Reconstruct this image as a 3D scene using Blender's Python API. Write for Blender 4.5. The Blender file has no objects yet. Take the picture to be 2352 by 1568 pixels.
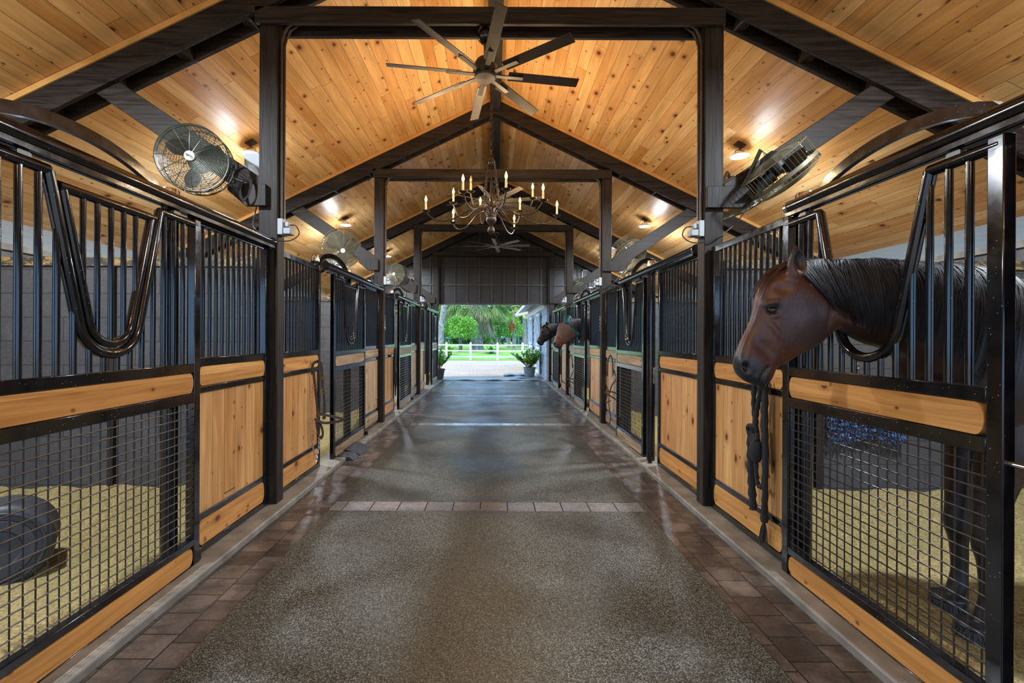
import bpy, bmesh, math, random
from mathutils import Vector, Matrix
random.seed(7)
PI = math.pi
scn = bpy.context.scene
C = scn.collection

# ------------------------------------------------------------------ camera, world, sun, exposure
cam_d = bpy.data.cameras.new('camera')
cam_d.sensor_width = 36.0
cam_d.lens = 1045.0 / 2352.0 * 36.0
cam_d.shift_x = 40.0 / 2352.0
cam_d.shift_y = -10.0 / 2352.0
cam_d.clip_start = 0.02
cam_d.clip_end = 400
cam = bpy.data.objects.new('camera', cam_d)
cam.location = (0, 0, 1.45)
cam.rotation_euler = (math.radians(90), math.radians(-0.25), 0)
C.objects.link(cam)
scn.camera = cam
scn.view_settings.view_transform = 'Standard'
scn.view_settings.look = 'None'
scn.view_settings.gamma = 1.0
scn.view_settings.use_curve_mapping = False
scn.view_settings.exposure = 0.60

world = bpy.data.worlds.new('world')
scn.world = world
world.use_nodes = True
bg = world.node_tree.nodes['Background']
bg.inputs['Color'].default_value = (0.36, 0.62, 1.0, 1)
bg.inputs['Strength'].default_value = 2.0

sun_d = bpy.data.lights.new('sun', 'SUN')
sun_d.energy = 2.4
sun_d.angle = math.radians(3)
sun_d.color = (1.0, 0.90, 0.74)
sun = bpy.data.objects.new('sun', sun_d)
sun.rotation_euler = Vector((-0.35, -0.45, 0.9)).to_track_quat('Z', 'Y').to_euler()
C.objects.link(sun)

CANDLE_W = 40.0
LED_W = 140.0
CEILING_FILL_W = 12.0

scn.cycles.max_bounces = 8
scn.cycles.diffuse_bounces = 4
scn.cycles.glossy_bounces = 4
scn.cycles.transparent_max_bounces = 8
scn.cycles.caustics_reflective = False
scn.cycles.caustics_refractive = False
scn.cycles.sample_clamp_indirect = 6.0

# ------------------------------------------------------------------ node helpers
class NT:
    def __init__(s, name):
        s.mat = bpy.data.materials.new(name)
        s.mat.use_nodes = True
        s.t = s.mat.node_tree
        s.b = s.t.nodes['Principled BSDF']
    def n(s, kind, **kw):
        nd = s.t.nodes.new(kind)
        for k, v in kw.items():
            setattr(nd, k, v)
        return nd
    def put(s, sock, v):
        if isinstance(v, bpy.types.NodeSocket):
            s.t.links.new(v, sock)
        else:
            if isinstance(v, (tuple, list)) and len(v) == 3 and sock.type == 'RGBA':
                v = (*v, 1)
            sock.default_value = v
    def m(s, op, a, b=0.0, c=None, clamp=False):
        nd = s.n('ShaderNodeMath', operation=op, use_clamp=clamp)
        s.put(nd.inputs[0], a)
        s.put(nd.inputs[1], b)
        if c is not None:
            s.put(nd.inputs[2], c)
        return nd.outputs[0]
    def xyz(s, x=0.0, y=0.0, z=0.0):
        nd = s.n('ShaderNodeCombineXYZ')
        s.put(nd.inputs[0], x); s.put(nd.inputs[1], y); s.put(nd.inputs[2], z)
        return nd.outputs[0]
    def coord(s, which='Object'):
        return s.n('ShaderNodeTexCoord').outputs[which]
    def sep(s, v):
        nd = s.n('ShaderNodeSeparateXYZ')
        s.put(nd.inputs[0], v)
        return nd.outputs
    def noise(s, v, scale=5.0, detail=3.0, rough=0.5, dist=0.0):
        nd = s.n('ShaderNodeTexNoise')
        s.put(nd.inputs['Vector'], v)
        nd.inputs['Scale'].default_value = scale
        nd.inputs['Detail'].default_value = detail
        nd.inputs['Roughness'].default_value = rough
        nd.inputs['Distortion'].default_value = dist
        return nd.outputs['Fac']
    def mix(s, f, a, b, blend='MIX'):
        nd = s.n('ShaderNodeMix', data_type='RGBA', blend_type=blend)
        s.put(nd.inputs[0], f); s.put(nd.inputs[6], a); s.put(nd.inputs[7], b)
        return nd.outputs[2]
    def rng(s, v, a, b, c=0.0, d=1.0, smooth=False):
        nd = s.n('ShaderNodeMapRange')
        if smooth: nd.interpolation_type = 'SMOOTHSTEP'
        s.put(nd.inputs[0], v)
        for i, q in enumerate((a, b, c, d)):
            nd.inputs[i + 1].default_value = q
        return nd.outputs[0]
    def white(s, v):
        nd = s.n('ShaderNodeTexWhiteNoise', noise_dimensions='3D')
        s.put(nd.inputs[0], v)
        return nd.outputs
    def bump(s, h, strength=0.3, dist=0.01):
        nd = s.n('ShaderNodeBump')
        nd.inputs['Strength'].default_value = strength
        nd.inputs['Distance'].default_value = dist
        s.put(nd.inputs['Height'], h)
        s.t.links.new(nd.outputs[0], s.b.inputs['Normal'])
    def out(s, color=None, rough=None, metal=None, coat=None, spec=None, **kw):
        for key, v in (('Base Color', color), ('Roughness', rough), ('Metallic', metal),
                       ('Coat Weight', coat), ('Specular IOR Level', spec)):
            if v is not None:
                s.put(s.b.inputs[key], v)
        for k, v in kw.items():
            s.put(s.b.inputs[k.replace('_', ' ')], v)
        return s.mat

def plain(name, color, rough=0.5, metal=0.0, coat=0.0, var=0.12, scale=8.0, bump=0.0, **kw):
    n = NT(name)
    co = n.coord()
    f = n.noise(co, scale, 3)
    k = n.rng(f, 0.3, 0.7, 1 - var, 1 + var)
    col = n.mix(1.0, color, n.xyz(k, k, k), 'MULTIPLY')
    if bump:
        n.bump(n.noise(co, scale * 6, 3), bump, 0.004)
    return n.out(col, rough, metal, coat, **kw)

def pine(name, axes, w, ca, cb, rough=0.35, coat=0.0, knots=1.0, gap=0.012, seglen=3.3, offs=True, gr=1.0, spec=0.5):
    """planked pine: axes = (across, along) as 0/1/2; |x| slope used for across when 'slope'"""
    n = NT(name)
    co = n.coord()
    xs = n.sep(co)
    if axes[0] == 'slope':
        u = n.m('MULTIPLY', n.m('ABSOLUTE', xs[0]), 1.111)
        side = n.m('MULTIPLY', n.m('GREATER_THAN', xs[0], 0.0), 37.0)
    else:
        u = xs[axes[0]]
        side = 0.0
    v = xs[axes[1]]
    if offs:
        oi = n.n('ShaderNodeObjectInfo').outputs['Random']
        v = n.m('ADD', v, n.m('MULTIPLY', oi, 31.0))
        side = n.m('MULTIPLY', oi, 53.0)
    uw = n.m('DIVIDE', u, w)
    cell = n.m('FLOOR', uw)
    fr = n.m('FRACT', uw)
    r0 = n.white(n.xyz(cell, side, 0.0))[0]
    v2 = n.m('ADD', v, n.m('MULTIPLY', r0, 9.0))
    seg = n.m('FLOOR', n.m('DIVIDE', v2, seglen))
    rw = n.white(n.xyz(cell, seg, side))
    r = rw[0]
    r2 = n.sep(rw[1])[1]
    zz = n.m('MULTIPLY', r, 40.0)
    warp = n.m('MULTIPLY', n.noise(n.xyz(n.m('MULTIPLY', u, 5.0), n.m('MULTIPLY', v2, 1.2), zz), 1.0, 2), 0.10)
    grain = n.noise(n.xyz(n.m('MULTIPLY', n.m('ADD', u, warp), 48.0), n.m('MULTIPLY', v2, 1.5), zz), 1.0, 3, 0.55, 0.6)
    broad = n.noise(n.xyz(n.m('MULTIPLY', u, 9.0), n.m('MULTIPLY', v2, 1.1), zz), 1.0, 3, 0.6)
    col = n.mix(n.rng(r, 0, 1, 0.0, 1.0), ca, cb)
    k = n.m('MULTIPLY', n.rng(grain, 0.28, 0.72, 1 - 0.14 * gr, 1 + 0.08 * gr), n.rng(broad, 0.3, 0.7, 0.80, 1.14))
    col = n.mix(1.0, col, n.xyz(k, n.m('POWER', k, 1.25), n.m('POWER', k, 1.6)), 'MULTIPLY')
    # knots
    vo = n.n('ShaderNodeTexVoronoi', voronoi_dimensions='2D', feature='F1')
    n.put(vo.inputs['Vector'], n.xyz(n.m('ADD', n.m('MULTIPLY', u, 4.2), n.m('MULTIPLY', cell, 0.37)),
                                     n.m('ADD', n.m('MULTIPLY', v2, 2.9), side), 0.0))
    vo.inputs['Scale'].default_value = 1.0
    d = vo.outputs['Distance']
    vc = n.sep(vo.outputs['Color'])
    size = n.rng(vc[0], 0.45, 1.0, 0.0, 1.25)
    dd = n.m('DIVIDE', d, n.m('ADD', n.m('MULTIPLY', size, 0.085 * knots), 0.0001))
    core = n.rng(dd, 0.55, 1.0, 1.0, 0.0, True)
    halo = n.rng(dd, 0.6, 2.6, 0.55, 0.0, True)
    col = n.mix(halo, col, tuple(c * q for c, q in zip(ca, (0.50, 0.33, 0.22))))
    col = n.mix(core, col, tuple(c * q for c, q in zip(ca, (0.22, 0.13, 0.10))))
    vo2 = n.n('ShaderNodeTexVoronoi', voronoi_dimensions='2D', feature='F1')
    n.put(vo2.inputs['Vector'], n.xyz(n.m('ADD', n.m('MULTIPLY', u, 8.3), side), n.m('MULTIPLY', v2, 6.1), 0.0))
    vo2.inputs['Scale'].default_value = 1.0
    vd = n.sep(vo2.outputs['Color'])
    d2 = n.m('DIVIDE', vo2.outputs['Distance'], n.m('ADD', n.m('MULTIPLY', n.rng(vd[0], 0.62, 1.0, 0.0, 1.0), 0.10 * knots), 0.0001))
    col = n.mix(n.rng(d2, 0.4, 1.3, 0.85, 0.0, True), col, tuple(c * q for c, q in zip(ca, (0.30, 0.19, 0.14))))
    edge = n.m('ABSOLUTE', n.m('SUBTRACT', fr, 0.5))
    g1 = n.m('GREATER_THAN', edge, 0.5 - gap)
    fv = n.m('FRACT', n.m('DIVIDE', v2, seglen))
    g2 = n.m('LESS_THAN', fv, 0.0012)
    gg = n.m('MAXIMUM', g1, g2)
    col = n.mix(n.m('MULTIPLY', gg, 0.85), col, (0.05, 0.022, 0.010))
    h = n.m('SUBTRACT', n.m('MULTIPLY', grain, 0.15), gg)
    n.bump(h, 0.35, 0.003)
    rr = n.rng(broad, 0.3, 0.7, rough * 0.8, rough * 1.25)
    return n.out(col, rr, 0.0, coat, spec, Coat_Roughness=0.28)

def bricks(name, ax, bw, bh, cols, mortar, msize=0.006, rough=(0.3, 0.6), off=0.5, bumps=0.4, wet=0.0):
    n = NT(name)
    co = n.coord()
    xs = n.sep(co)
    br = n.n('ShaderNodeTexBrick')
    br.offset = off
    n.put(br.inputs['Vector'], n.xyz(xs[ax[0]], xs[ax[1]], 0.0))
    br.inputs['Scale'].default_value = 1.0
    br.inputs['Brick Width'].default_value = bw
    br.inputs['Row Height'].default_value = bh
    br.inputs['Mortar Size'].default_value = msize
    br.inputs['Mortar Smooth'].default_value = 0.2
    n.put(br.inputs['Color1'], (0, 0, 0)); n.put(br.inputs['Color2'], (1, 1, 1)); n.put(br.inputs['Mortar'], (0.5, 0.5, 0.5))
    f = n.sep(br.outputs['Color'])[0]
    nz = n.noise(co, 6, 4, 0.6)
    nf = n.noise(co, 60, 3, 0.6)
    col = n.mix(f, cols[0], cols[1])
    col = n.mix(n.rng(nz, 0.38, 0.62, 0.0, 0.85), col, cols[2])
    k = n.rng(nf, 0.3, 0.7, 0.75, 1.2)
    col = n.mix(1.0, col, n.xyz(k, k, k), 'MULTIPLY')
    col = n.mix(br.outputs['Fac'], col, mortar)
    h = n.m('SUBTRACT', n.m('ADD', n.m('MULTIPLY', nf, 0.3), n.m('MULTIPLY', nz, 0.5)), n.m('MULTIPLY', br.outputs['Fac'], 1.2))
    n.bump(h, bumps, 0.006)
    rr = n.rng(nz, 0.35, 0.65, rough[0], rough[1])
    return n.out(col, rr)

M = {}
M['ceiling'] = pine('ceiling_pine', ('slope', 1), 0.142, (0.66, 0.33, 0.105), (0.88, 0.58, 0.27), 0.38, 0.10, 1.25, 0.014, 3.4, False, 1.0, 0.3)
M['board_v'] = pine('board_vertical', (1, 2), 0.135, (0.47, 0.225, 0.070), (0.60, 0.33, 0.12), 0.38, 0.1, 1.1, 0.012, 9.0, True, 1.8)
M['board_h'] = pine('board_horizontal', (2, 1), 0.40, (0.50, 0.225, 0.055), (0.58, 0.29, 0.080), 0.38, 0.1, 1.2, 0.0, 9.0, True, 2.2)
M['strip'] = plain('pine_trim', (0.62, 0.33, 0.10), 0.4, var=0.15, scale=5)

def dark_timber(name, ax):
    n = NT(name)
    co = n.coord('Object')
    xs = n.sep(co)
    k = [34.0, 34.0, 34.0]
    for a in ax: k[a] = 2.2
    g = n.noise(n.xyz(n.m('MULTIPLY', xs[0], k[0]), n.m('MULTIPLY', xs[1], k[1]), n.m('MULTIPLY', xs[2], k[2])), 1.0, 4, 0.6, 1.0)
    b = n.noise(co, 3.0, 3, 0.6)
    col = n.mix(n.rng(g, 0.35, 0.68), (0.0045, 0.0036, 0.003), (0.042, 0.031, 0.024))
    col = n.mix(n.rng(b, 0.45, 0.75, 0, 0.5), col, (0.022, 0.019, 0.018))
    n.bump(g, 0.7, 0.005)
    return n.out(col, n.rng(g, 0.3, 0.7, 0.45, 0.65), spec=0.25)
M['timber'] = dark_timber('dark_timber_upright', (2,))
M['timber_x'] = dark_timber('dark_timber_level', (0,))
M['timber_y'] = dark_timber('dark_timber_ridge', (1,))

def black_steel():
    n = NT('black_steel')
    co = n.coord()
    vo = n.n('ShaderNodeTexVoronoi', feature='F1')
    n.put(vo.inputs['Vector'], co)
    vo.inputs['Scale'].default_value = 55
    vc = n.sep(vo.outputs['Color'])
    sp = n.m('MULTIPLY', n.m('LESS_THAN', vo.outputs['Distance'], 0.12), n.m('GREATER_THAN', vc[0], 0.86))
    nz = n.noise(co, 14, 3, 0.6)
    col = n.mix(n.rng(nz, 0.4, 0.75), (0.004, 0.004, 0.005), (0.010, 0.009, 0.009))
    col = n.mix(n.m('MULTIPLY', sp, 0.55), col, (0.30, 0.29, 0.27))
    n.bump(nz, 0.06, 0.004)
    return n.out(col, n.rng(nz, 0.3, 0.7, 0.09, 0.18), 0.0, 0.35, spec=0.45, Coat_Roughness=0.07)
M['steel'] = black_steel()
M['wire'] = plain('wire_black', (0.035, 0.028, 0.024), 0.35, 0.3, var=0.3, scale=20)
M['chrome'] = plain('chrome', (0.75, 0.75, 0.76), 0.14, 1.0, var=0.05)
M['galv'] = plain('galvanised', (0.10, 0.10, 0.095), 0.35, 0.9, var=0.15)
M['block'] = bricks('block_wall', (0, 2), 0.40, 0.20, ((0.058, 0.053, 0.052), (0.076, 0.070, 0.068), (0.048, 0.045, 0.045)), (0.022, 0.020, 0.020), 0.004, (0.5, 0.8), bumps=0.3)
M['block_y'] = bricks('block_wall_long', (1, 2), 0.40, 0.20, ((0.058, 0.053, 0.052), (0.076, 0.070, 0.068), (0.048, 0.045, 0.045)), (0.022, 0.020, 0.020), 0.004, (0.5, 0.8), bumps=0.3)
M['paver'] = bricks('side_paver', (1, 0), 0.17, 0.19, ((0.060, 0.043, 0.034), (0.15, 0.115, 0.092), (0.034, 0.027, 0.023)), (0.016, 0.013, 0.011), 0.004, (0.10, 0.45), 0.35, 0.9)
M['paver_x'] = bricks('cross_paver', (0, 1), 0.23, 0.6, ((0.17, 0.16, 0.155), (0.25, 0.22, 0.20), (0.13, 0.13, 0.135)), (0.03, 0.025, 0.02), 0.005, (0.08, 0.30), 0.5, 0.6)

def mat_floor():
    n = NT('rubber_mat')
    co = n.coord()
    vo = n.n('ShaderNodeTexVoronoi', feature='F1')
    n.put(vo.inputs['Vector'], co)
    vo.inputs['Scale'].default_value = 230
    vc = n.sep(vo.outputs['Color'])
    big = n.noise(co, 1.1, 4, 0.6)
    tone = n.rng(big, 0.3, 0.7, 0.62, 1.2)
    col = n.mix(n.m('POWER', vc[0], 3.0), (0.014, 0.0145, 0.012), (0.225, 0.225, 0.185))
    col = n.mix(1.0, col, n.xyz(tone, tone, n.m('MULTIPLY', tone, 1.0)), 'MULTIPLY')
    n.bump(vo.outputs['Distance'], 0.35, 0.002)
    return n.out(col, n.rng(big, 0.35, 0.65, 0.34, 0.60), spec=0.5)
M['mat'] = mat_floor()
M['concrete'] = plain('concrete', (0.17, 0.155, 0.13), 0.6, var=0.35, scale=7, bump=0.3)
M['rubber'] = plain('rubber', (0.030, 0.032, 0.036), 0.55, var=0.3, scale=9, bump=0.2)

def bedding():
    n = NT('wood_shavings')
    co = n.coord()
    a = n.noise(co, 60, 4, 0.7, 0.5)
    b = n.noise(co, 2.5, 3, 0.6)
    col = n.mix(n.rng(a, 0.3, 0.7), (0.09, 0.062, 0.020), (0.60, 0.45, 0.18))
    col = n.mix(n.rng(b, 0.4, 0.7, 0, 0.5), col, (0.22, 0.19, 0.055))
    n.bump(a, 1.0, 0.02)
    return n.out(col, 0.85)
M['bedding'] = bedding()
M['soffit'] = plain('soffit_paint', (0.72, 0.74, 0.74), 0.5, var=0.06, scale=4)
M['white'] = plain('white_paint', (0.82, 0.83, 0.84), 0.45, var=0.05, scale=3)

def gable_mat():
    n = NT('gable_board')
    co = n.coord()
    xs = n.sep(co)
    g = n.noise(n.xyz(n.m('MULTIPLY', xs[0], 3.0), xs[1], n.m('MULTIPLY', xs[2], 14.0)), 2.0, 4, 0.6, 2.5)
    col = n.mix(n.rng(g, 0.4, 0.7), (0.005, 0.0045, 0.0045), (0.022, 0.018, 0.017))
    n.bump(g, 0.5, 0.006)
    return n.out(col, n.rng(g, 0.3, 0.7, 0.3, 0.6))
M['gable'] = gable_mat()

def gravel():
    n = NT('gravel_drive')
    co = n.coord()
    a = n.noise(co, 16, 6, 0.8)
    b = n.noise(co, 0.5, 3, 0.6)
    col = n.mix(n.rng(a, 0.35, 0.68), (0.17, 0.12, 0.085), (0.66, 0.55, 0.45))
    col = n.mix(n.rng(b, 0.4, 0.7, 0, 0.6), col, (0.55, 0.44, 0.31))
    n.bump(a, 0.35, 0.03)
    return n.out(col, 0.9)
M['gravel'] = gravel()
def grass():
    n = NT('lawn_grass')
    co = n.coord()
    a = n.noise(co, 9, 6, 0.85)
    b = n.noise(co, 0.35, 3, 0.6)
    col = n.mix(n.rng(a, 0.3, 0.7), (0.06, 0.17, 0.02), (0.30, 0.56, 0.09))
    col = n.mix(n.rng(b, 0.45, 0.65, 0, 0.6), col, (0.33, 0.50, 0.10))
    n.bump(a, 1.0, 0.05)
    return n.out(col, 0.8)
M['grass'] = grass()
def leafmat(name, a, b):
    n = NT(name)
    co = n.coord()
    f = n.noise(co, 3.5, 3, 0.6)
    g = n.white(n.n('ShaderNodeNewGeometry').outputs['Random Per Island'])[0] if False else n.n('ShaderNodeNewGeometry').outputs['Random Per Island']
    col = n.mix(n.m('ADD', n.m('MULTIPLY', f, 0.5), n.m('MULTIPLY', g, 0.5)), a, b)
    return n.out(col, 0.45, Transmission_Weight=0.0, Subsurface_Weight=0.0)
M['leaf_lime'] = leafmat('leaf_lime', (0.05, 0.22, 0.02), (0.36, 0.66, 0.08))
M['leaf_green'] = leafmat('leaf_green', (0.018, 0.12, 0.02), (0.14, 0.42, 0.06))
M['leaf_teal'] = leafmat('leaf_teal', (0.02, 0.09, 0.07), (0.10, 0.28, 0.20))
M['leaf_olive'] = leafmat('leaf_olive', (0.05, 0.11, 0.025), (0.30, 0.40, 0.10))
M['leaf_yellow'] = leafmat('leaf_yellow', (0.35, 0.40, 0.06), (0.75, 0.70, 0.14))
M['leaf_pot'] = leafmat('leaf_pot', (0.06, 0.27, 0.03), (0.50, 0.78, 0.16))
M['leaf_dead'] = leafmat('leaf_dead', (0.22, 0.16, 0.10), (0.52, 0.44, 0.34))
M['leaf_red'] = leafmat('leaf_red', (0.45, 0.07, 0.03), (0.75, 0.25, 0.10))
M['bark'] = plain('bark_grey', (0.28, 0.26, 0.25), 0.85, var=0.5, scale=5, bump=0.8)
M['bark_dark'] = plain('bark_dark', (0.10, 0.09, 0.085), 0.85, var=0.4, scale=5, bump=0.8)
M['shed'] = plain('shed_siding', (0.36, 0.40, 0.46), 0.5, var=0.06, scale=3)
M['shed_roof'] = plain('shed_roof_metal', (0.40, 0.44, 0.48), 0.35, 0.5, var=0.15, scale=4)
M['fan'] = plain('fan_brown', (0.060, 0.045, 0.036), 0.40, 0.2, var=0.3, scale=6)
M['fan_pale'] = plain('fan_pale', (0.22, 0.19, 0.155), 0.40, 0.3, var=0.2, scale=6)
M['cage'] = plain('fan_cage_olive', (0.20, 0.18, 0.115), 0.4, 0.4, var=0.2, scale=6)
M['cage_dark'] = plain('fan_cage_dark', (0.05, 0.052, 0.038), 0.4, 0.4, var=0.2, scale=6)
M['blade'] = plain('fan_blade_dark', (0.015, 0.015, 0.014), 0.4, var=0.1)
M['badge'] = plain('badge_white', (0.75, 0.78, 0.76), 0.4, var=0.04)
M['plastic'] = plain('grey_plastic', (0.36, 0.40, 0.43), 0.5, var=0.06)
M['cord'] = plain('cord_black', (0.015, 0.014, 0.013), 0.5)
M['iron'] = plain('aged_iron', (0.032, 0.020, 0.014), 0.36, 0.35, var=0.5, scale=25)
M['candle'] = plain('candle_wax', (0.75, 0.55, 0.28), 0.5, var=0.15, scale=30)
M['rope'] = plain('rope_black', (0.012, 0.012, 0.013), 0.8, var=0.3, scale=80, bump=0.8)
M['leather'] = plain('leather_brown', (0.040, 0.022, 0.014), 0.4, var=0.3, scale=30)
M['brass'] = plain('brass', (0.65, 0.42, 0.14), 0.25, 1.0, var=0.1)
M['net'] = plain('hay_net_blue', (0.018, 0.065, 0.20), 0.6, var=0.3, scale=20)
M['pot'] = plain('nursery_pot', (0.035, 0.037, 0.04), 0.5, var=0.2)
M['pot_grey'] = plain('pot_grey', (0.20, 0.24, 0.27), 0.5, var=0.2)
M['latch'] = plain('latch_grey', (0.32, 0.31, 0.28), 0.35, 0.8, var=0.2)
M['boot'] = plain('bell_boot', (0.022, 0.024, 0.028), 0.45, var=0.3, scale=20)
M['teal'] = plain('mask_teal', (0.012, 0.10, 0.115), 0.7, var=0.15)
M['mesh_tan'] = plain('mask_mesh', (0.15, 0.095, 0.085), 0.7, var=0.15)
M['text'] = plain('logo_green', (0.02, 0.05, 0.04), 0.5)

def emit(name, color, strength):
    n = NT(name)
    return n.out(color, 0.4, Emission_Color=color, Emission_Strength=strength)
M['bulb'] = emit('candle_bulb', (1.0, 0.50, 0.13), 6.5)
M['bulb_off'] = plain('bulb_unlit', (0.55, 0.38, 0.20), 0.15, var=0.1)
M['led'] = emit('led_lens', (0.85, 0.93, 1.0), 14.0)

def coat_mat(name, tint=(1, 1, 1)):
    n = NT(name)
    at = n.n('ShaderNodeVertexColor', layer_name='coat')
    co = n.coord()
    xs = n.sep(co)
    f = n.noise(n.xyz(n.m('MULTIPLY', xs[0], 120.0), n.m('MULTIPLY', xs[1], 120.0), n.m('MULTIPLY', xs[2], 30.0)), 1.0, 2, 0.6)
    g = n.noise(co, 6, 3, 0.6)
    k = n.m('MULTIPLY', n.rng(f, 0.3, 0.7, 0.75, 1.25), n.rng(g, 0.3, 0.7, 0.8, 1.2))
    col = n.mix(1.0, at.outputs['Color'], n.xyz(k, k, k), 'MULTIPLY')
    col = n.mix(1.0, col, tint, 'MULTIPLY')
    n.bump(n.m('ADD', f, g), 0.15, 0.003)
    return n.out(col, 0.42, spec=0.45, Sheen_Weight=0.05, Sheen_Roughness=0.4)
M['horse_bay'] = coat_mat('coat_bay')
M['horse_light'] = coat_mat('coat_light_bay', (2.3, 2.4, 2.2))
M['horse_black'] = coat_mat('coat_black', (0.30, 0.5, 0.8))
M['mane'] = plain('mane_hair', (0.008, 0.007, 0.007), 0.52, var=0.5, scale=30, spec=0.22)
M['eye'] = plain('horse_eye', (0.006, 0.005, 0.006), 0.04, coat=1.0, var=0.0)

# ------------------------------------------------------------------ mesh builder
class MB:
    def __init__(s):
        s.v = []; s.f = []
    def add(s, vs, fs):
        o = len(s.v)
        s.v += [tuple(p) for p in vs]
        s.f += [tuple(i + o for i in f) for f in fs]
        return s
    def box(s, a, b):
        x0, x1 = sorted((a[0], b[0])); y0, y1 = sorted((a[1], b[1])); z0, z1 = sorted((a[2], b[2]))
        s.add([(x0, y0, z0), (x1, y0, z0), (x1, y1, z0), (x0, y1, z0), (x0, y0, z1), (x1, y0, z1), (x1, y1, z1), (x0, y1, z1)],
              [(0, 3, 2, 1), (4, 5, 6, 7), (0, 1, 5, 4), (1, 2, 6, 5), (2, 3, 7, 6), (3, 0, 4, 7)])
        return s
    def beam(s, p, q, w, h, up=(0, 0, 1)):
        """rectangular beam from p to q, w across, h along 'up'"""
        p = Vector(p); q = Vector(q); d = (q - p).normalized()
        sd = d.cross(Vector(up)).normalized(); u = sd.cross(d).normalized()
        vs = []
        for c in (p, q):
            for a, b in ((-1, -1), (1, -1), (1, 1), (-1, 1)):
                vs.append(c + sd * a * w / 2 + u * b * h / 2)
        s.add(vs, [(3, 2, 1, 0), (4, 5, 6, 7), (0, 1, 5, 4), (1, 2, 6, 5), (2, 3, 7, 6), (3, 0, 4, 7)])
        return s
    def tube(s, pts, r, n=8, closed=False, cap=True, flat=None):
        pts = [Vector(p) for p in pts]
        rs = r if isinstance(r, (list, tuple)) else [r] * len(pts)
        m = len(pts)
        tang = []
        for i in range(m):
            if closed:
                t = pts[(i + 1) % m] - pts[i - 1]
            else:
                t = pts[min(i + 1, m - 1)] - pts[max(i - 1, 0)]
            tang.append(t.normalized() if t.length > 1e-9 else Vector((0, 0, 1)))
        t0 = tang[0]
        ref = Vector((0, 0, 1)) if abs(t0.z) < 0.9 else Vector((1, 0, 0))
        nrm = t0.cross(ref).normalized()
        vs = []
        for i in range(m):
            t = tang[i]
            nrm = (nrm - t * nrm.dot(t))
            nrm = nrm.normalized() if nrm.length > 1e-6 else t.cross(Vector((0.3, 0.5, 0.8))).normalized()
            b = t.cross(nrm)
            for k in range(n):
                a = 2 * PI * k / n
                vs.append(pts[i] + (nrm * math.cos(a) + b * math.sin(a)) * rs[i])
        fs = []
        for i in range(m if closed else m - 1):
            j = (i + 1) % m
            for k in range(n):
                l = (k + 1) % n
                fs.append((i * n + k, i * n + l, j * n + l, j * n + k))
        if cap and not closed:
            fs.append(tuple(reversed(range(n))))
            fs.append(tuple((m - 1) * n + k for k in range(n)))
        s.add(vs, fs)
        return s
    def lathe(s, prof, n=20, origin=(0, 0, 0), axis='Z'):
        vs = []
        o = Vector(origin)
        for (r, h) in prof:
            for k in range(n):
                a = 2 * PI * k / n
                c, d = r * math.cos(a), r * math.sin(a)
                vs.append(o + (Vector((c, d, h)) if axis == 'Z' else Vector((h, c, d)) if axis == 'X' else Vector((d, h, c))))
        fs = []
        for i in range(len(prof) - 1):
            for k in range(n):
                l = (k + 1) % n
                fs.append((i * n + k, i * n + l, (i + 1) * n + l, (i + 1) * n + k))
        fs.append(tuple(reversed(range(n))))
        fs.append(tuple((len(prof) - 1) * n + k for k in range(n)))
        s.add(vs, fs)
        return s
    def prism(s, outline, axis, a, b):
        """outline: 2D points in the plane normal to 'axis'; extruded from a to b"""
        n = len(outline)
        def P(u, v, w):
            return (w, u, v) if axis == 'X' else (u, w, v) if axis == 'Y' else (u, v, w)
        vs = [P(u, v, a) for u, v in outline] + [P(u, v, b) for u, v in outline]
        fs = [tuple(range(n)), tuple(reversed(range(n, 2 * n)))]
        fs += [(i, n + i, n + (i + 1) % n, (i + 1) % n) for i in range(n)]
        s.add(vs, fs)
        return s
    def build(s, name, mat, parent=None, loc=(0, 0, 0), smooth=True, bevel=0.0, ang=40):
        me = bpy.data.meshes.new(name)
        me.from_pydata(s.v, [], s.f)
        bm = bmesh.new(); bm.from_mesh(me)
        bmesh.ops.recalc_face_normals(bm, faces=bm.faces)
        bm.to_mesh(me); bm.free()
        me.materials.append(mat)
        if smooth:
            me.shade_smooth()
            me.set_sharp_from_angle(angle=math.radians(ang))
        o = bpy.data.objects.new(name, me)
        C.objects.link(o)
        o.location = loc
        if parent: o.parent = parent
        if bevel:
            m = o.modifiers.new('bevel', 'BEVEL'); m.width = bevel; m.segments = 2; m.limit_method = 'ANGLE'
        return o

def spline(pts, n=6, closed=False):
    P = [Vector(p) for p in pts]; out = []
    m = len(P)
    for i in range(m if closed else m - 1):
        p0 = P[(i - 1) % m] if (closed or i) else P[0]
        p1 = P[i]; p2 = P[(i + 1) % m]
        p3 = P[(i + 2) % m] if (closed or i + 2 < m) else P[-1]
        for k in range(n):
            t = k / n
            out.append(0.5 * ((2 * p1) + (p2 - p0) * t + (2 * p0 - 5 * p1 + 4 * p2 - p3) * t * t + (3 * p1 - p0 - 3 * p2 + p3) * t ** 3))
    if not closed: out.append(P[-1])
    return out

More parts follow.
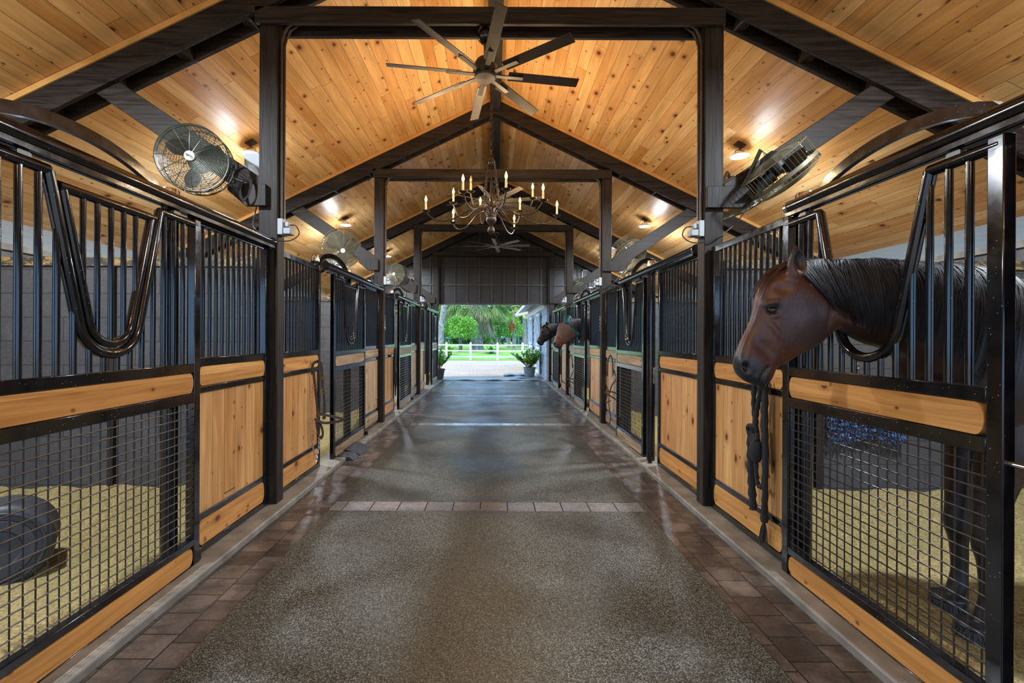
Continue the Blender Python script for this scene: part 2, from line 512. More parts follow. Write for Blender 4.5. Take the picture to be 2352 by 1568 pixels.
def tag(o, label, cat, group=None, kind=None):
    o['label'] = label; o['category'] = cat
    if group: o['group'] = group
    if kind: o['kind'] = kind
    return o
def thing(name, label, cat, loc=(0, 0, 0), rot=(0, 0, 0), group=None):
    o = bpy.data.objects.new(name, None)
    o.empty_display_size = 0.1
    C.objects.link(o)
    o.location = loc; o.rotation_euler = rot
    return tag(o, label, cat, group)
def struct(o, label=None):
    o['kind'] = 'structure'
    if label: o['label'] = label
    return o
def linked(src, name, parent, loc):
    c = src.copy(); C.objects.link(c); c.name = name; c.parent = parent; c.location = loc
    return c
def copy_tree(o, parent=None):
    c = o.copy(); C.objects.link(c); c.parent = parent
    for ch in list(o.children): copy_tree(ch, c)
    return c

# ------------------------------------------------------------------ layout numbers
XF = {-1: -1.88, 1: 1.80}          # front plane of the stalls
BAY = 3.64
P0 = 0.23
def P(k): return P0 + BAY * k       # timber frame lines: P(1)=3.87 ...
Y_END = 14.85
RIDGE = 5.385; SLOPE = 0.487
ORD = ['nearest', 'second', 'third', 'farthest']
SIDE = {-1: 'left', 1: 'right'}
def cap_mat():
    n = NT('partition_cap')
    co = n.coord(); xs = n.sep(co)
    f = n.noise(n.xyz(n.m('MULTIPLY', xs[0], 3.0), xs[1], n.m('MULTIPLY', xs[2], 8.0)), 3.0, 5, 0.75, 0.6)
    col = n.mix(n.rng(f, 0.50, 0.56), (0.035, 0.032, 0.030), (0.26, 0.16, 0.04))
    return n.out(col, 0.6)
M['cap'] = cap_mat()
M['batten'] = plain('gable_batten', (0.045, 0.039, 0.036), 0.6, var=0.3, scale=8)
M['forelock'] = plain('forelock_hair', (0.045, 0.018, 0.011), 0.45, var=0.4, scale=40)
M['lid'] = plain('eyelid_skin', (0.014, 0.010, 0.009), 0.4, var=0.1)
M['board_vw'] = pine('board_weathered_vertical', (1, 2), 0.135, (0.36, 0.235, 0.125), (0.50, 0.36, 0.22), 0.45, 0.0, 1.0, 0.012, 9.0, True, 2.4)
M['board_hw'] = pine('board_weathered_level', (2, 1), 0.40, (0.27, 0.195, 0.125), (0.38, 0.27, 0.165), 0.45, 0.0, 1.2, 0.0, 9.0, True, 3.2)
# ================================================================== the setting
Y0 = -3.3
def roof_z(x): return RIDGE - SLOPE * abs(x)
mb = MB()
for s in (-1, 1):
    mb.add([(0, Y0, RIDGE), (5.46 * s, Y0, roof_z(5.46)), (5.46 * s, 14.95, roof_z(5.46)), (0, 14.95, RIDGE),
            (0, Y0, RIDGE + .09), (5.46 * s, Y0, roof_z(5.46) + .09), (5.46 * s, 14.95, roof_z(5.46) + .09), (0, 14.95, RIDGE + .09)],
           [(0, 1, 2, 3), (7, 6, 5, 4), (0, 4, 5, 1), (1, 5, 6, 2), (2, 6, 7, 3)])
struct(mb.build('ceiling', M['ceiling'], smooth=False), 'pitched ceiling of varnished knotty pine boards')

f = MB().box((-1.80, Y0, -.10), (1.72, 14.9, 0.0)).build('floor', M['paver'], smooth=False)
struct(f, 'wet brown pavers along both sides of the aisle')
for i in range(1, 5):
    y = P(i) + (0.0 if i < 4 else -.12)
    o = MB().box((-1.372, y - .105, .0), (1.257, y + .105, .011)).build('trim_%d' % i, M['paver_x'], smooth=False, bevel=.004)
    struct(o, 'strip of tumbled pavers across the aisle')
# stall subfloor, one slab per side, with raked shavings on top
for s in (-1, 1):
    x0 = XF[s] + s * .10
    o = MB().box((x0, Y0, -.10), (s * 5.57, 14.9, -.005)).build('floor', M['concrete'], smooth=False); struct(o, 'stall floor slab')
    o = MB().box((XF[s] - s * .15, Y0, -.02), (x0 + s * .02, 14.9, .045)).build('trim_%d' % (10 + s), M['concrete'], bevel=.012); struct(o, 'concrete curb under the stall fronts')
    o = MB().box((s * 5.41, .10, -.05), (s * 5.57, 14.85, 2.39)).build('wall_' + SIDE[s], M['block_y'], smooth=False); struct(o, 'painted block outer wall of the stalls')
    o = MB().box((s * 5.38, .10, 2.39), (s * 5.60, 14.85, 2.46)).build('trim_%d' % (20 + s), M['concrete'], smooth=False); struct(o, 'timber plate on the outer wall')
    o = MB().box((s * 5.47, Y0, 2.73), (s * 8.2, 14.95, 2.77)).build('ceiling', M['soffit'], smooth=False); struct(o, 'pale painted porch ceiling outside the stalls')
    for k in range(6):
        py = Y0 + .1 + k * 3.5
        o = MB().box((s * 8.02, py, 0), (s * 8.16, py + .14, 2.73)).build('pillar', M['white'], smooth=False); struct(o, 'white porch post')
    for k in range(1, 4):
        o = MB().box((XF[s] + s * .12, P(k) - .07, -.05), (s * 5.40, P(k) + .07, 2.03)).build('wall_partition_%d' % k, M['block'], smooth=False)
        struct(o, 'grey block partition between stalls')
        n = None
        o = MB().box((XF[s] + s * .12, P(k) - .085, 2.03), (s * 5.38, P(k) + .085, 2.10)).build('trim_%d' % (30 + k), M['cap'], smooth=False)
        struct(o, 'timber cap on the partition')

def bed_mesh(x0, x1, y0, y1, seed):
    rnd = random.Random(seed)
    nx, ny = 44, 40
    vs, fs = [], []
    ph = [rnd.uniform(0, 6) for _ in range(6)]
    for j in range(ny + 1):
        for i in range(nx + 1):
            u, v = i / nx, j / ny
            x = x0 + (x1 - x0) * u; y = y0 + (y1 - y0) * v
            e = max(0, (abs(u - .5) - .30)) * .5 + max(0, v - .80) * .9 + max(0, .12 - v) * .3
            z = .03 + e * .9 + .012 * math.sin(4 * x + ph[0]) * math.sin(3.3 * y + ph[1]) + .012 * math.sin(11 * x + ph[2] + 2 * y) + rnd.uniform(-.009, .009)
            if i == 0: z = .03
            vs.append((x, y, max(.005, z)))
    for j in range(ny):
        for i in range(nx):
            a = j * (nx + 1) + i
            fs.append((a, a + 1, a + nx + 2, a + nx + 1))
    m = MB(); m.add(vs, fs); return m
for s in (-1, 1):
    for b in range(4):
        y1 = P(b + 1) - .08 if b < 3 else 14.78
        o = bed_mesh(XF[s] + s * .13, s * 5.395, P(b) + .08, y1, 11 + b + 5 * s).build('wood_shavings', M['bedding'])
        tag(o, 'golden wood shavings bedding on the floor of the %s %s stall' % (ORD[b], SIDE[s]), 'bedding', 'bedding in the stalls', 'stuff')

# gable wall over the far doorway
gx0, gx1, gz = -1.86, 1.84, 2.5
mb = MB()
t = .06
mb.prism([(-5.4, 0), (gx0, 0), (gx0, roof_z(gx0)), (-5.4, roof_z(5.4))], 'Y', Y_END, Y_END + t)
mb.prism([(gx1, 0), (5.4, 0), (5.4, roof_z(5.4)), (gx1, roof_z(gx1))], 'Y', Y_END, Y_END + t)
mb.prism([(gx0, gz), (gx1, gz), (gx1, roof_z(gx1)), (0, RIDGE), (gx0, roof_z(gx0))], 'Y', Y_END, Y_END + t)
wall_far = struct(mb.build('wall_far', M['gable'], smooth=False), 'dark stained gable wall with battens over the far doorway')
mb = MB()
x = -5.3
while x < 5.35:
    zb = gz if gx0 < x < gx1 else 0.0
    mb.box((x - .02, Y_END - .04, zb), (x + .02, Y_END, roof_z(x) - .02)); x += .40
z = gz
while z < 5.0:
    xl = min(5.4, (RIDGE - z) / SLOPE - .1)
    mb.box((-xl, Y_END - .05, z), (xl, Y_END, z + .045)); z += .62
mb.build('batten_grid', M['batten'], wall_far, smooth=False)
mb = MB()
for a, b in (((gx0 - .04, 0), (gx0, gz)), ((gx1, 0), (gx1 + .04, gz)), ((gx0 - .04, gz), (gx1 + .04, gz + .04))):
    mb.box((a[0], Y_END + .06, a[1]), (b[0], Y_END + .16, b[1]))
struct(mb.build('trim_40', M['white'], smooth=False), 'pale outer door trim of the far doorway')
mb = MB().prism([(-5.38, 2.55), (5.38, 2.55), (5.38, roof_z(5.38)), (0, RIDGE), (-5.38, roof_z(5.38))], 'Y', Y0 - .02, Y0 + .06)  # out-of-view gable added to narrow the sky light from behind
struct(mb.build('wall_near', M['gable'], smooth=False), 'added unseen dark gable, blocking high sky light at the near end')
# square louvre panel high in the gable
mb = MB().box((2.88, Y_END - .07, 3.08), (3.10, Y_END - .045, 3.62)).box((2.6, Y_END - .08, 3.06), (2.64, Y_END - .04, 3.64))
g = thing('gable_vent', 'grey framed plywood vent panel on the dark gable wall, right of the posts', 'vent', (2.82, Y_END - .08, 3.05))
m = MB()
for a, b in (((0, 0), (.44, .04)), ((0, .56), (.44, .60)), ((0, 0), (.04, .6)), ((.40, 0), (.44, .6))):
    m.box((a[0], 0, a[1]), (b[0], .03, b[1]))
m.build('frame', M['plastic'], g, smooth=False)
MB().box((.04, .01, .04), (.40, .025, .56)).build('panel', M['gable'], g, smooth=False)

# rubber mats down the aisle
ys = [Y0] + [P(i) for i in range(0, 5)]
mats = [(Y0, P(1) - .105), (P(1) + .105, P(2) - .105), (P(2) + .105, P(3) - .105), (P(3) + .105, P(4) - .225)]
mo = ['in the foreground, nearest the camera', 'between the first and second paver strips', 'between the second and third paver strips', 'just inside the far doorway']
for (a, b), w in zip(mats, mo):
    o = MB().box((-1.372, a, .0), (1.257, b, .014)).build('aisle_mat', M['mat'], smooth=False, bevel=.004)
    tag(o, 'dark speckled rubber aisle mat ' + w, 'mat', 'aisle mats')

# ================================================================== timber frames
def timber_frame(k):
    y = P(k) if k < 4 else P(k) - .12
    root = thing('timber_frame', 'dark stained timber roof frame, %s of four along the aisle' % ORD[k - 1], 'frame', (0, y, 0), group='roof frames')
    post = {-1: (-1.98, -1.82), 1: (1.75, 1.91)}
    for s in (-1, 1):
        a, b = post[s]
        MB().box((a, -.064, .03), (b, .064, 4.19)).build('post', M['timber'], root, bevel=.008)
        # rafters, front and rear
        x1 = 5.38
        for yy in (-.086, .086):
            mb = MB()
            z0 = RIDGE - .06; z1 = roof_z(x1) - .06; d = .22
            mb.prism([(0, z0), (s * x1, z1), (s * x1, z1 - d), (0, z0 - d)], 'Y', yy - .020, yy + .020)
            mb.build('rafter', M['timber_x'], root, bevel=.004)
        for j in range(9):
            x = s * (.42 + j * .56)
            zc = roof_z(x) - .09
            MB().prism([(x - .05, zc), (x + .05, zc), (x + .05, zc - .17), (x - .05, zc - .17)], 'Y', -.064, .064).build('spacer_block', M['timber'], root, smooth=False)
        # light trim strip where the frame meets the ceiling
        MB().prism([(0, RIDGE - .005), (s * x1, roof_z(x1) - .005), (s * x1, roof_z(x1) - .058), (0, RIDGE - .058)], 'Y', -.115, -.060).build('trim_strip', M['strip'], root, smooth=False)
        # knee brace and its bracket
        bx = 1.755 if s > 0 else -1.90; ox = post[s][1] if s > 0 else post[s][0]
        MB().beam((s * 1.96, .0, 2.66), (s * 3.42, .0, 3.64), .126, .19, (0, 0, 1)).build('knee_brace', M['timber_x'], root, bevel=.006)
        mb = MB().prism([(bx, 2.53), (s * 2.07, 2.53), (s * 2.22, 2.66), (s * 2.22, 2.71), (bx, 2.71)], 'Y', -.104, -.066)
        mb.build('bracket', M['timber'], root, bevel=.004)
        # conduit pipes down the inner face
        xi = post[s][1] + .014 if s < 0 else post[s][0] - .014
        dx = -s
        mb = MB()
        for q in (0, 1):
            yy = -.03 + .05 * q
            mb.tube([(xi, yy, 2.42), (xi, yy, 3.93), (xi + dx * .02, yy, 4.0), (xi + dx * .05, yy, 4.06), (xi + dx * .12, yy, 4.11)], .012, 8)
        mb.build('conduit', M['fan'], root)
    for yy in (-.086, .086):
        MB().box((-2.0, yy - .020, 4.045), (1.905, yy + .020, 4.185)).build('tie_beam', M['timber_x'], root, bevel=.006)
    return root
for k in range(1, 5): timber_frame(k)
o = MB().box((-.085, Y0, 5.13), (.085, 14.84, 5.33)).build('ridge_beam', M['timber_y'], smooth=False, bevel=.006)
tag(o, 'long dark ridge beam running under the peak of the pine ceiling', 'beam')

# ================================================================== stall fronts
def round_board(y0, y1, z0, z1, xa, xb, r=.03):
    """board with softly bulging ends"""
    pts = []
    n = 8
    h = (z1 - z0) / 2; zc = (z0 + z1) / 2
    for i in range(n + 1):
        a = -PI / 2 + PI * i / n
        pts.append((y1 - r + r * math.cos(a), zc + h * math.sin(a)))
    for i in range(n + 1):
        a = PI / 2 + PI * i / n
        pts.append((y0 + r + r * math.cos(a), zc + h * math.sin(a)))
    return MB().prism(pts, 'X', xa, xb)

BARSRC = {}
def bar_obj(parent, length, r, loc):
    key = (round(length, 3), r)
    if key not in BARSRC:
        o = MB().tube([(0, 0, 0), (0, 0, length)], r, 10, cap=False).build('bar', M['steel'], parent, loc)
        BARSRC[key] = o
        return o
    return linked(BARSRC[key], 'bar', parent, loc)

def stall_panel(s, b, y0, y1, where, lead=None):
    root = thing('stall_panel', 'barred stall front panel with pine boards, %s side, %s %s stall' % (SIDE[s], where, ORD[b]), 'stall panel',
                 (XF[s], P(b), 0), group='fixed stall fronts')
    X = lambda x: s * x
    w = .05
    old = b > 0 and where.startswith('far')
    BV, BH = (M['board_vw'], M['board_hw']) if old else (M['board_v'], M['board_h'])
    mb = MB()
    for ya in (y0, y1 - w):
        mb.box((X(0), ya, .05), (X(.05), ya + w, 2.205))
    for za, zb in ((2.155, 2.205), (1.255, 1.31), (1.085, 1.125), (.265, .305), (.05, .095)):
        mb.box((X(0), y0 + w, za), (X(.05), y1 - w, zb))
    mb.build('frame', M['steel'], root, bevel=.004)
    MB().box((X(.018), y0 + w, .30), (X(.042), y1 - w, 1.09)).build('board_panel', BV, root, smooth=False)
    round_board(y0 + w + .005, y1 - w - .005, 1.128, 1.252, X(.004), X(.044)).build('top_board', BH, root)
    round_board(y0 + w + .005, y1 - w - .005, .10, .262, X(.004), X(.044)).build('bottom_board', BH, root)
    n = max(3, int(round((y1 - y0 - 2 * w) / .071)))
    for i in range(1, n):
        yy = y0 + w + (y1 - y0 - 2 * w) * i / n
        bar_obj(root, .85, .0125, (X(.025), yy, 1.308))
    return root

def yoke_pts(c, hw, ztop, zc, r, n=12, x=0.0):
    """U-shaped yoke, wide at the top"""
    pts = [(x, c - hw, ztop)]
    # tangent from top point to circle: approximate with straight leg to side of circle
    for i in range(n + 1):
        a = PI + PI * i / n
        a2 = PI * 1.07 + (PI * .86) * i / n
        pts.append((x, c + r * math.cos(a2), zc + r * math.sin(a2)))
    pts.append((x, c + hw, ztop))
    # denser legs
    return pts

def stall_door(s, b, y0, y1, gate=True, shift=0.0, desc=''):
    root = thing('stall_door', 'black steel sliding stall door, %s side, %s stall, %s' % (SIDE[s], ORD[b], desc), 'door',
                 (XF[s] - s * .045, P(b) + shift, 0), group='sliding stall doors')
    X = lambda x: s * x
    w = .055; D = .045
    BH = M['board_hw'] if b > 0 else M['board_h']
    c = (y0 + y1) / 2; hw = .315; zt = 2.135; zc = 1.535; r = .175; rt = .024
    mb = MB()
    for ya in (y0, y1 - w):
        mb.box((X(0), ya, .012), (X(D), ya + w, 2.165))
    for za, zb in ((1.225, 1.28), (1.04, 1.10), (.165, .205), (.012, .05)):
        mb.box((X(0), y0 + w, za), (X(D), y1 - w, zb))
    mb.build('frame', M['steel'], root, bevel=.004)
    mb = MB()
    mb.tube([(X(.022), y0 + .02, zt), (X(.022), c - hw, zt)], rt, 12)
    mb.tube([(X(.022), c + hw, zt), (X(.022), y1 - .02, zt)], rt, 12)
    mb.build('top_rail', M['steel'], root)
    MB().tube(yoke_pts(c, hw, zt, zc, r, 16, X(.022)), rt, 14).build('yoke', M['steel'], root)
    round_board(y0 + w + .008, y1 - w - .008, 1.103, 1.222, X(.002), X(.042)).build('top_board', BH, root)
    round_board(y0 + w + .008, y1 - w - .008, .053, .162, X(.002), X(.042)).build('bottom_board', BH, root)
    # wire mesh
    mb = MB()
    yy = y0 + w + .03
    while yy < y1 - w:
        mb.tube([(X(.022), yy, .20), (X(.022), yy, 1.045)], .0033, 5, cap=False); yy += .05
    zz = .235
    while zz < 1.035:
        mb.tube([(X(.0155), y0 + w - .004, zz), (X(.0155), y1 - w + .004, zz)], .0033, 5, cap=False); zz += .048
    mb.build('wire_mesh', M['wire'], root)
    # bars round the yoke
    n = int(round((y1 - y0 - 2 * w) / .0765))
    for i in range(1, n):
        yb = y0 + w + (y1 - y0 - 2 * w) * i / n
        d = abs(yb - c)
        if d >= hw: zt2 = zt
        elif d >= r - .004: zt2 = zc + (d - r) / (hw - r) * (zt - zc)
        else: zt2 = zc - math.sqrt(max(0, r * r - d * d))
        L = zt2 - 1.275
        if L > .04:
            bar_obj(root, round(L, 2), .0135, (X(.022), yb, 1.275))
    if gate:
        g = MB().tube(yoke_pts(c, hw - .062, 2.085, zc, r - .052, 16, X(.022)), .021, 12)
        g.tube([(X(.022), c - hw + .062 - .02, 2.085), (X(.022), c + hw - .062 + .02, 2.085)], .023, 12)
        g = g.build('yoke_gate', M['steel'], root)
        for i in range(-2, 3):
            yb = c + i * .075
            d = abs(yb - c); ri = r - .052; hi = hw - .062
            zl = zc - math.sqrt(max(0, ri * ri - d * d)) if d < ri else zc + (d - ri) / (hi - ri) * (2.085 - zc)
            bar_obj(g, round(2.085 - zl, 2), .0125, (X(.022), yb, zl))
    for yy in (c - hw - .10, c + hw + .13):
        h = MB()
        h.prism([(yy - .028, 2.155), (yy + .028, 2.155), (yy + .028, 2.17), (yy + .008, 2.185), (yy - .008, 2.185), (yy - .028, 2.17)], 'X', X(.012), X(.032))
        h.tube([(X(.022), yy, 2.15), (X(.022), yy, 2.225)], .009, 8)
        h.tube([(X(-.004), yy, 2.19), (X(.05), yy, 2.19)], .012, 8)
        h.build('hanger', M['galv'], root)
    return root

def door_track(s, b, ya, yb, caps):
    root = thing('door_track', 'black round door track with arched brace over the %s %s stall door' % (ORD[b], SIDE[s]), 'track', (XF[s] + s * .0, P(b), 0), group='sliding door tracks')
    X = lambda x: s * x
    px = X(-.022); pz = 2.235
    mb = MB().tube([(px, ya, pz), (px, yb, pz)], .040, 18)
    mb.box((px - .006, ya + .01, pz - .055), (px - .030, yb - .01, pz - .034))
    mb.box((px + .006, ya + .01, pz - .055), (px + .030, yb - .01, pz - .034))
    mb.build('pipe', M['steel'], root)
    for yy, sg in caps:
        MB().tube([(px, yy - .012, pz), (px, yy + .012, pz)], .0435, 18).build('end_cap', M['chrome'], root)
    # arched flat bar over the opening
    aoff = 0.0 if b == 0 else (-.30 if s < 0 else -.10)
    a0, a1 = (1.40 + aoff, 2.39 + aoff)
    n = 20
    pts = []
    up, dn = [], []
    for i in range(n + 1):
        t = i / n
        y = a0 + (a1 - a0) * t
        z = 2.25 + .15 * math.sin(PI * t) ** .55
        up.append((y, z + .025)); dn.append((y, z - .03))
    MB().prism(up + dn[::-1], 'X', X(.035), X(.065)).build('arch', M['steel'], root)
    mb = MB()
    for yy in (1.5, 3.0):
        if ya < yy < yb:
            mb.box((X(.0), yy - .03, 2.19), (X(.10), yy + .03, 2.205)); mb.tube([(X(.06), yy - .06, 2.28), (X(.03), yy, 2.295), (X(.06), yy + .05, 2.285)], .012, 6)
    if mb.v: mb.build('bracket', M['steel'], root)
    return root

def steel_column(s, b, y, which, xo=.085):
    root = thing('steel_column', 'round black steel column with chrome cap, %s side of %s %s stall door' % (which, ORD[b], SIDE[s]), 'column', (XF[s] + s * xo, P(b) + y, .04), group='round steel columns')
    MB().tube([(0, 0, 0), (0, 0, 2.25)], .046, 20).build('pipe', M['steel'], root)
    MB().lathe([(.050, 2.23), (.050, 2.285), (.046, 2.295), (.0, 2.297)], 24).build('cap', M['chrome'], root)
    return root

def door_latch(s, b, y, z=1.02):
    root = thing('door_latch', 'grey sliding latch on the column beside the %s %s stall door' % (ORD[b], SIDE[s]), 'latch', (XF[s] - s * .0, P(b) + y, z), group='door latches')
    X = lambda x: s * x
    MB().box((X(-.0), -.02, -.09), (X(.012), .02, .09)).build('plate', M['latch'], root, bevel=.003)
    MB().tube([(X(-.015), -.015, 0), (X(-.018), .06, .0)], .010, 10).build('bolt', M['chrome'], root)
    return root

for s in (-1, 1):
    for b in range(4):
        # door
        sh = 0.0
        if s == 1 and b == 1: sh = .16
        if s == -1 and b == 1: sh = -.0
        if s == -1 and b == 3: sh = .95
        if s == -1 and b == 2: sh = -.06
        dd = {(-1, 0): 'beside the stall with the rubber tub', (1, 0): 'with the bay horse leaning out', (-1, 1): 'slightly ajar behind the chain lead', (1, 1): 'yoke open, standing ajar',
              (-1, 2): 'closed with its yoke gate up', (1, 2): 'with the masked horse looking out', (-1, 3): 'slid fully open beside the doorway', (1, 3): 'with the dark horse looking out'}[(s, b)]
        y0, y1 = (1.33, 2.61) if s < 0 else (1.34, 2.545)
        stall_door(s, b, y0, y1, gate=(s < 0), shift=sh, desc=dd)
        pb = 2.62 if s < 0 else 2.56
        ye = 3.555 if b < 3 else 3.40
        stall_panel(s, b, pb, ye, 'far end of the')
        if b > 0:
            stall_panel(s, b, .10, 1.05 if s < 0 else 1.15, 'near end of the')
            steel_column(s, b, 1.10 if s < 0 else (1.36 if b == 1 else 1.24), 'near', .0 if (s > 0 and b == 1) else .085)
        elif s > 0:
            steel_column(s, b, 1.245, 'near')
        steel_column(s, b, (2.52 if b == 0 else 2.20) if s < 0 else 2.54, 'far')
        if s < 0:
            door_track(s, b, 1.12 if b else .2, 3.56 if b < 3 else 3.7, [(3.55, 1)] if b else [])
        else:
            door_track(s, b, .14, 2.52, [(2.505, 1)] + ([(.15, 0)] if b else []))
            door_latch(s, b, 1.28)
# ================================================================== ceiling fans
def ceiling_fan(loc, label, mat, a0=-81, R_=.82, ztop=.36):
    root = thing('ceiling_fan', label, 'ceiling fan', loc, group='ceiling fans')
    mb = MB().lathe([(.0, ztop + .06), (.045, ztop + .05), (.07, ztop), (.062, ztop - .05), (.03, ztop - .08), (0, ztop - .082)], 20)
    mb.build('canopy', M['steel'], root)
    MB().tube([(0, 0, .12), (0, 0, ztop - .05)], .013, 10).build('downrod', M['fan'], root)
    MB().lathe([(.0, .17), (.03, .165), (.07, .14), (.10, .09), (.105, .03), (.085, .005), (0, .004)], 26).build('motor_housing', M['fan'], root)
    MB().lathe([(.0, .004), (.088, .004), (.092, -.006), (.088, -.018), (.0, -.022)], 26).build('hub_plate', mat, root)
    bl = None
    for k in range(8):
        a = math.radians(a0 + 45 * k)
        if bl is None:
            mb = MB()
            p = math.radians(-16)
            y = .045
            o = []
            for x in (.20, R_):
                for yy, tz in ((-y, -.003), (y, -.003), (y, .003), (-y, .003)):
                    o.append((x, yy * math.cos(p) , yy * math.sin(p) + tz + .02))
            mb.add(o, [(3, 2, 1, 0), (4, 5, 6, 7), (0, 1, 5, 4), (1, 2, 6, 5), (2, 3, 7, 6), (3, 0, 4, 7)])
            mb.box((.07, -.022, .008), (.33, .022, .016))
            bl = mb.build('blade', mat, root, bevel=.002)
            bl.rotation_euler = (0, 0, a)
        else:
            c = linked(bl, 'blade', root, (0, 0, 0)); c.rotation_euler = (0, 0, a)
    return root
ceiling_fan((-.09, 3.87, 3.665), 'large dark eight-bladed ceiling fan hanging from the nearest tie beam', M['fan'])
ceiling_fan((-.02, 7.51, 3.665), 'dark eight-bladed ceiling fan seen behind the candle chandelier', M['fan_pale'], -60)
ceiling_fan((.03, 11.15, 3.665), 'small pale ceiling fan in front of the dark gable wall', M['fan_pale'], -50)

# ================================================================== chandelier
CH = Vector((-.05, 5.75, 0))
chand = thing('chandelier', 'rustic iron chandelier with curved arms and glowing candle bulbs', 'chandelier', (CH.x, CH.y, 2.74))
def chz(z): return z - 2.74
mb = MB().lathe([(0, chz(2.74)), (.012, chz(2.745)), (.034, chz(2.765)), (.045, chz(2.80)), (.034, chz(2.835)), (.015, chz(2.85)), (.02, chz(2.865)),
                 (.055, chz(2.90)), (.065, chz(2.93)), (.060, chz(2.97)), (.045, chz(3.02)), (.055, chz(3.08)), (.03, chz(3.12)), (.018, chz(3.16)), (.015, chz(3.42)), (0, chz(3.43))], 20)
mb.build('body', M['iron'], chand)
MB().lathe([(.062, chz(2.958)), (.066, chz(2.965)), (.062, chz(2.972))], 20).build('collar', M['iron'], chand)
cands = [(977, 458, 1.74), (1040, 487, 1.74), (1180, 500, 1.74), (1278, 468, 1.74), (1246, 430, 1.74), (1161, 403, 1.74), (1062, 410, 1.74),
         (1080, 412, 1.90), (1222, 428, 1.90), (1193, 460, 1.90), (1102, 460, 1.90), (1040, 440, 1.90)]
for i, (px, py, h) in enumerate(cands):
    Y = 1045 * h / (774 - py)
    X = (px - 1136) * Y / 1045
    dx, dy = X - CH.x, Y - CH.y
    r = math.hypot(dx, dy); ux, uy = dx / r, dy / r
    zb = 1.45 + h                    # bulb centre
    zp = chz(zb - .155)              # drip pan height
    arm = spline([(ux * .045, uy * .045, chz(2.95)), (ux * .09, uy * .09, chz(3.055)), (ux * r * .33, uy * r * .33, chz(3.05 if h < 1.8 else 3.10)),
                  (ux * r * .62, uy * r * .62, chz(2.93 if h < 1.8 else 3.0)), (ux * r * .86, uy * r * .86, chz(2.93 if h < 1.8 else 3.02)),
                  (ux * r, uy * r, zp - .01)], 8)
    a = MB().tube(arm, .0095, 8).build('arm', M['iron'], chand)
    MB().lathe([(0, zp - .02), (.012, zp - .018), (.02, zp - .006), (.050, zp + .004), (.052, zp + .010), (.0, zp + .004)], 20, (dx, dy, 0)).build('drip_pan', M['iron'], chand)
    MB().lathe([(.0115, zp + .003), (.0125, zp + .05), (.0115, zp + .115), (0, zp + .118)], 12, (dx, dy, 0)).build('candle', M['candle'], chand)
    lit = i != 7
    zc = zp + .155
    bu = MB().lathe([(0, zc - .038), (.008, zc - .035), (.0165, zc - .012), (.0155, zc + .004), (.008, zc + .028), (.002, zc + .046), (0, zc + .047)], 14, (dx, dy, 0)).build('bulb', M['bulb'] if lit else M['bulb_off'], chand)
    if lit:
        ld = bpy.data.lights.new('candle_glow', 'POINT')
        ld.energy = CANDLE_W; ld.color = (1.0, 0.68, 0.36); ld.shadow_soft_size = .02
        lo = bpy.data.objects.new('candle_glow', ld); C.objects.link(lo); lo.parent = chand
        lo.location = (dx, dy, zc + .005)
        bu.visible_shadow = True
# four chains from body to the ring, one long chain to the ridge
def chain(pts, link=.05, r=.006, w=.016):
    mb = MB()
    P_ = [Vector(p) for p in pts]
    # resample
    L = [0]
    for i in range(1, len(P_)): L.append(L[-1] + (P_[i] - P_[i - 1]).length)
    n = max(2, int(L[-1] / (link * .74)))
    def at(d):
        for i in range(1, len(P_)):
            if d <= L[i]:
                t = (d - L[i - 1]) / max(1e-9, L[i] - L[i - 1]); return P_[i - 1].lerp(P_[i], t)
        return P_[-1]
    for i in range(n):
        c = at(L[-1] * (i + .5) / n); d = (at(L[-1] * min(1, (i + 1) / n)) - at(L[-1] * i / n)).normalized()
        ref = Vector((1, .2, 0)) if i % 2 else Vector((-.2, 1, 0))
        sd = d.cross(ref).normalized() if abs(d.dot(ref)) < .95 else Vector((0, 0, 1))
        ring = []
        for k in range(10):
            a = 2 * PI * k / 10
            ring.append(c + d * math.cos(a) * link / 2 + sd * math.sin(a) * w)
        mb.tube(ring, r, 5, closed=True)
    return mb
chain([(0, 0, chz(3.70)), (0, 0, chz(5.14))], .075, .007, .020).build('chain', M['iron'], chand)
MB().lathe([(0, chz(3.72)), (.02, chz(3.715)), (.05, chz(3.67)), (.052, chz(3.655)), (.04, chz(3.65)), (0, chz(3.66))], 18).build('crown', M['iron'], chand)
for k in range(4):
    a = PI / 4 + k * PI / 2
    chain(spline([(math.cos(a) * .05, math.sin(a) * .05, chz(3.66)), (math.cos(a) * .09, math.sin(a) * .09, chz(3.40)), (math.cos(a) * .115, math.sin(a) * .115, chz(3.25)), (math.cos(a) * .05, math.sin(a) * .05, chz(3.08))], 8), .06, .006, .013).build('stay', M['iron'], chand)
MB().tube([(0, 0, chz(3.1)), (0, 0, chz(3.70))], .009, 8).build('stem', M['iron'], chand)

fill_chand = copy_tree(chand)  # unseen copy added behind the camera to light the near ceiling
fill_chand.location = (CH.x, -1.53, 2.74)
fill_chand['label'] = 'added unseen candle chandelier behind the camera, brightening the near ceiling'
